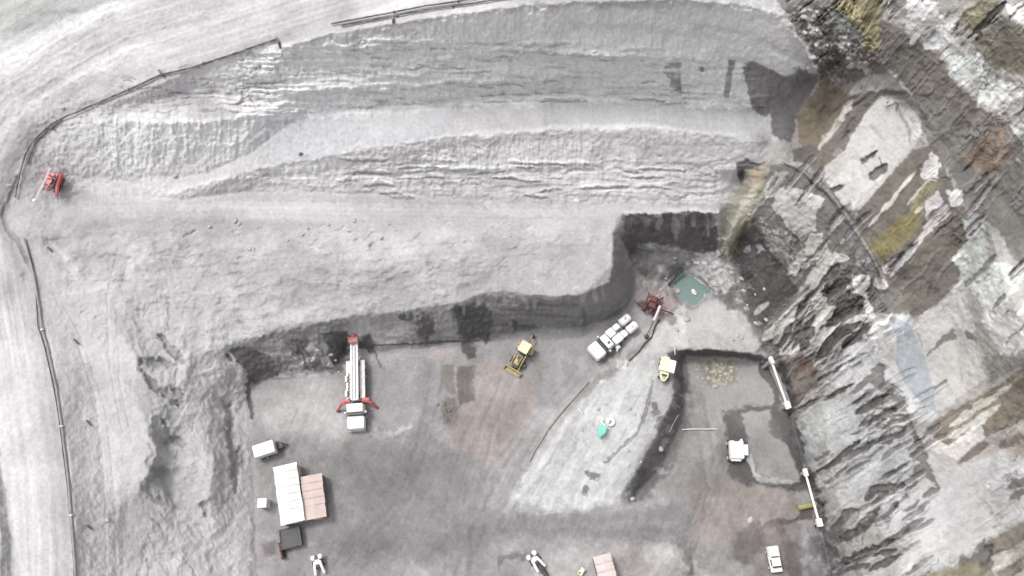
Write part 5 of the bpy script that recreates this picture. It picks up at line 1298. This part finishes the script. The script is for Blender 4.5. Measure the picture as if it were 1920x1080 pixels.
scatter(16, (380,410,760,470), .35, .7, 'loose pale stone on the step of the broad terrace', 'stones on the terrace step', M_rock)
scatter(14, (1230,470,1420,640), .5, 1.1, 'pale fallen rock on the ground around the pond', 'rocks around the pond', M_rock)
scatter(9, (1380,540,1440,650), .4, .9, 'pale fallen rock in the dark gully right of the pond', 'rocks in the dark gully', M_rock)
scatter(14, (1470,20,1560,130), .4, .8, 'pale rubble block in the rocky corner at the upper right', 'rubble blocks in the upper corner', M_rock)
scatter(8, (1300,682,1380,730), .35, .7, 'small stone on the mossy heap in the sunken cut', 'stones on the mossy heap', M_rock)
scatter(14, (1090,740,1240,900), .25, .55, 'small stone scattered on the pale embankment', 'stones on the embankment', M_rock)
scatter(12, (820,745,860,790), .25, .5, 'small dark clod on the brown rubble patch', 'clods on the brown patch', M_rockd)
scatter(14, (560,640,700,700), .35, .8, 'loose rock at the foot of the coal face', 'rocks under the coal face', M_rock)

# ------------------------------------------------------------------ camera, sky, sun
cam = bpy.data.cameras.new('camera'); co = bpy.data.objects.new('camera', cam); COL.objects.link(co)
co.location = CAM; co.rotation_euler = (TILT, 0, 0)
cam.sensor_width = 36; cam.lens = 18 / math.tan(HFOV / 2); cam.clip_start = .5; cam.clip_end = 20000
scene.camera = co
SUN_EL, SUN_AZ = math.radians(64), math.radians(-62)      # azimuth measured from north towards east
w = bpy.data.worlds.new('World'); scene.world = w; w.use_nodes = True
nt = w.node_tree; bg = nt.nodes['Background']
sky = nt.nodes.new('ShaderNodeTexSky'); sky.sky_type = 'NISHITA'; sky.sun_disc = False
sky.sun_elevation = SUN_EL; sky.sun_rotation = SUN_AZ; sky.air_density = 1.0; sky.dust_density = 5.0; sky.ozone_density = 1
hs = nt.nodes.new('ShaderNodeHueSaturation'); hs.inputs['Saturation'].default_value = .12     # thick cloud: nearly colourless
nt.links.new(sky.outputs['Color'], hs.inputs['Color']); nt.links.new(hs.outputs['Color'], bg.inputs['Color'])
bg.inputs['Strength'].default_value = .235
sd = bpy.data.lights.new('sun', 'SUN'); sd.energy = 1.6; sd.angle = math.radians(9); sd.color = (1, .975, .95)
so = bpy.data.objects.new('sun', sd); COL.objects.link(so)
d = Vector((math.sin(SUN_AZ) * math.cos(SUN_EL), math.cos(SUN_AZ) * math.cos(SUN_EL), math.sin(SUN_EL)))
so.rotation_euler = d.to_track_quat('Z', 'Y').to_euler(); so.location = d * 200
scene.view_settings.view_transform = 'Standard'; scene.view_settings.look = 'None'; scene.view_settings.exposure = 0; scene.view_settings.gamma = 1
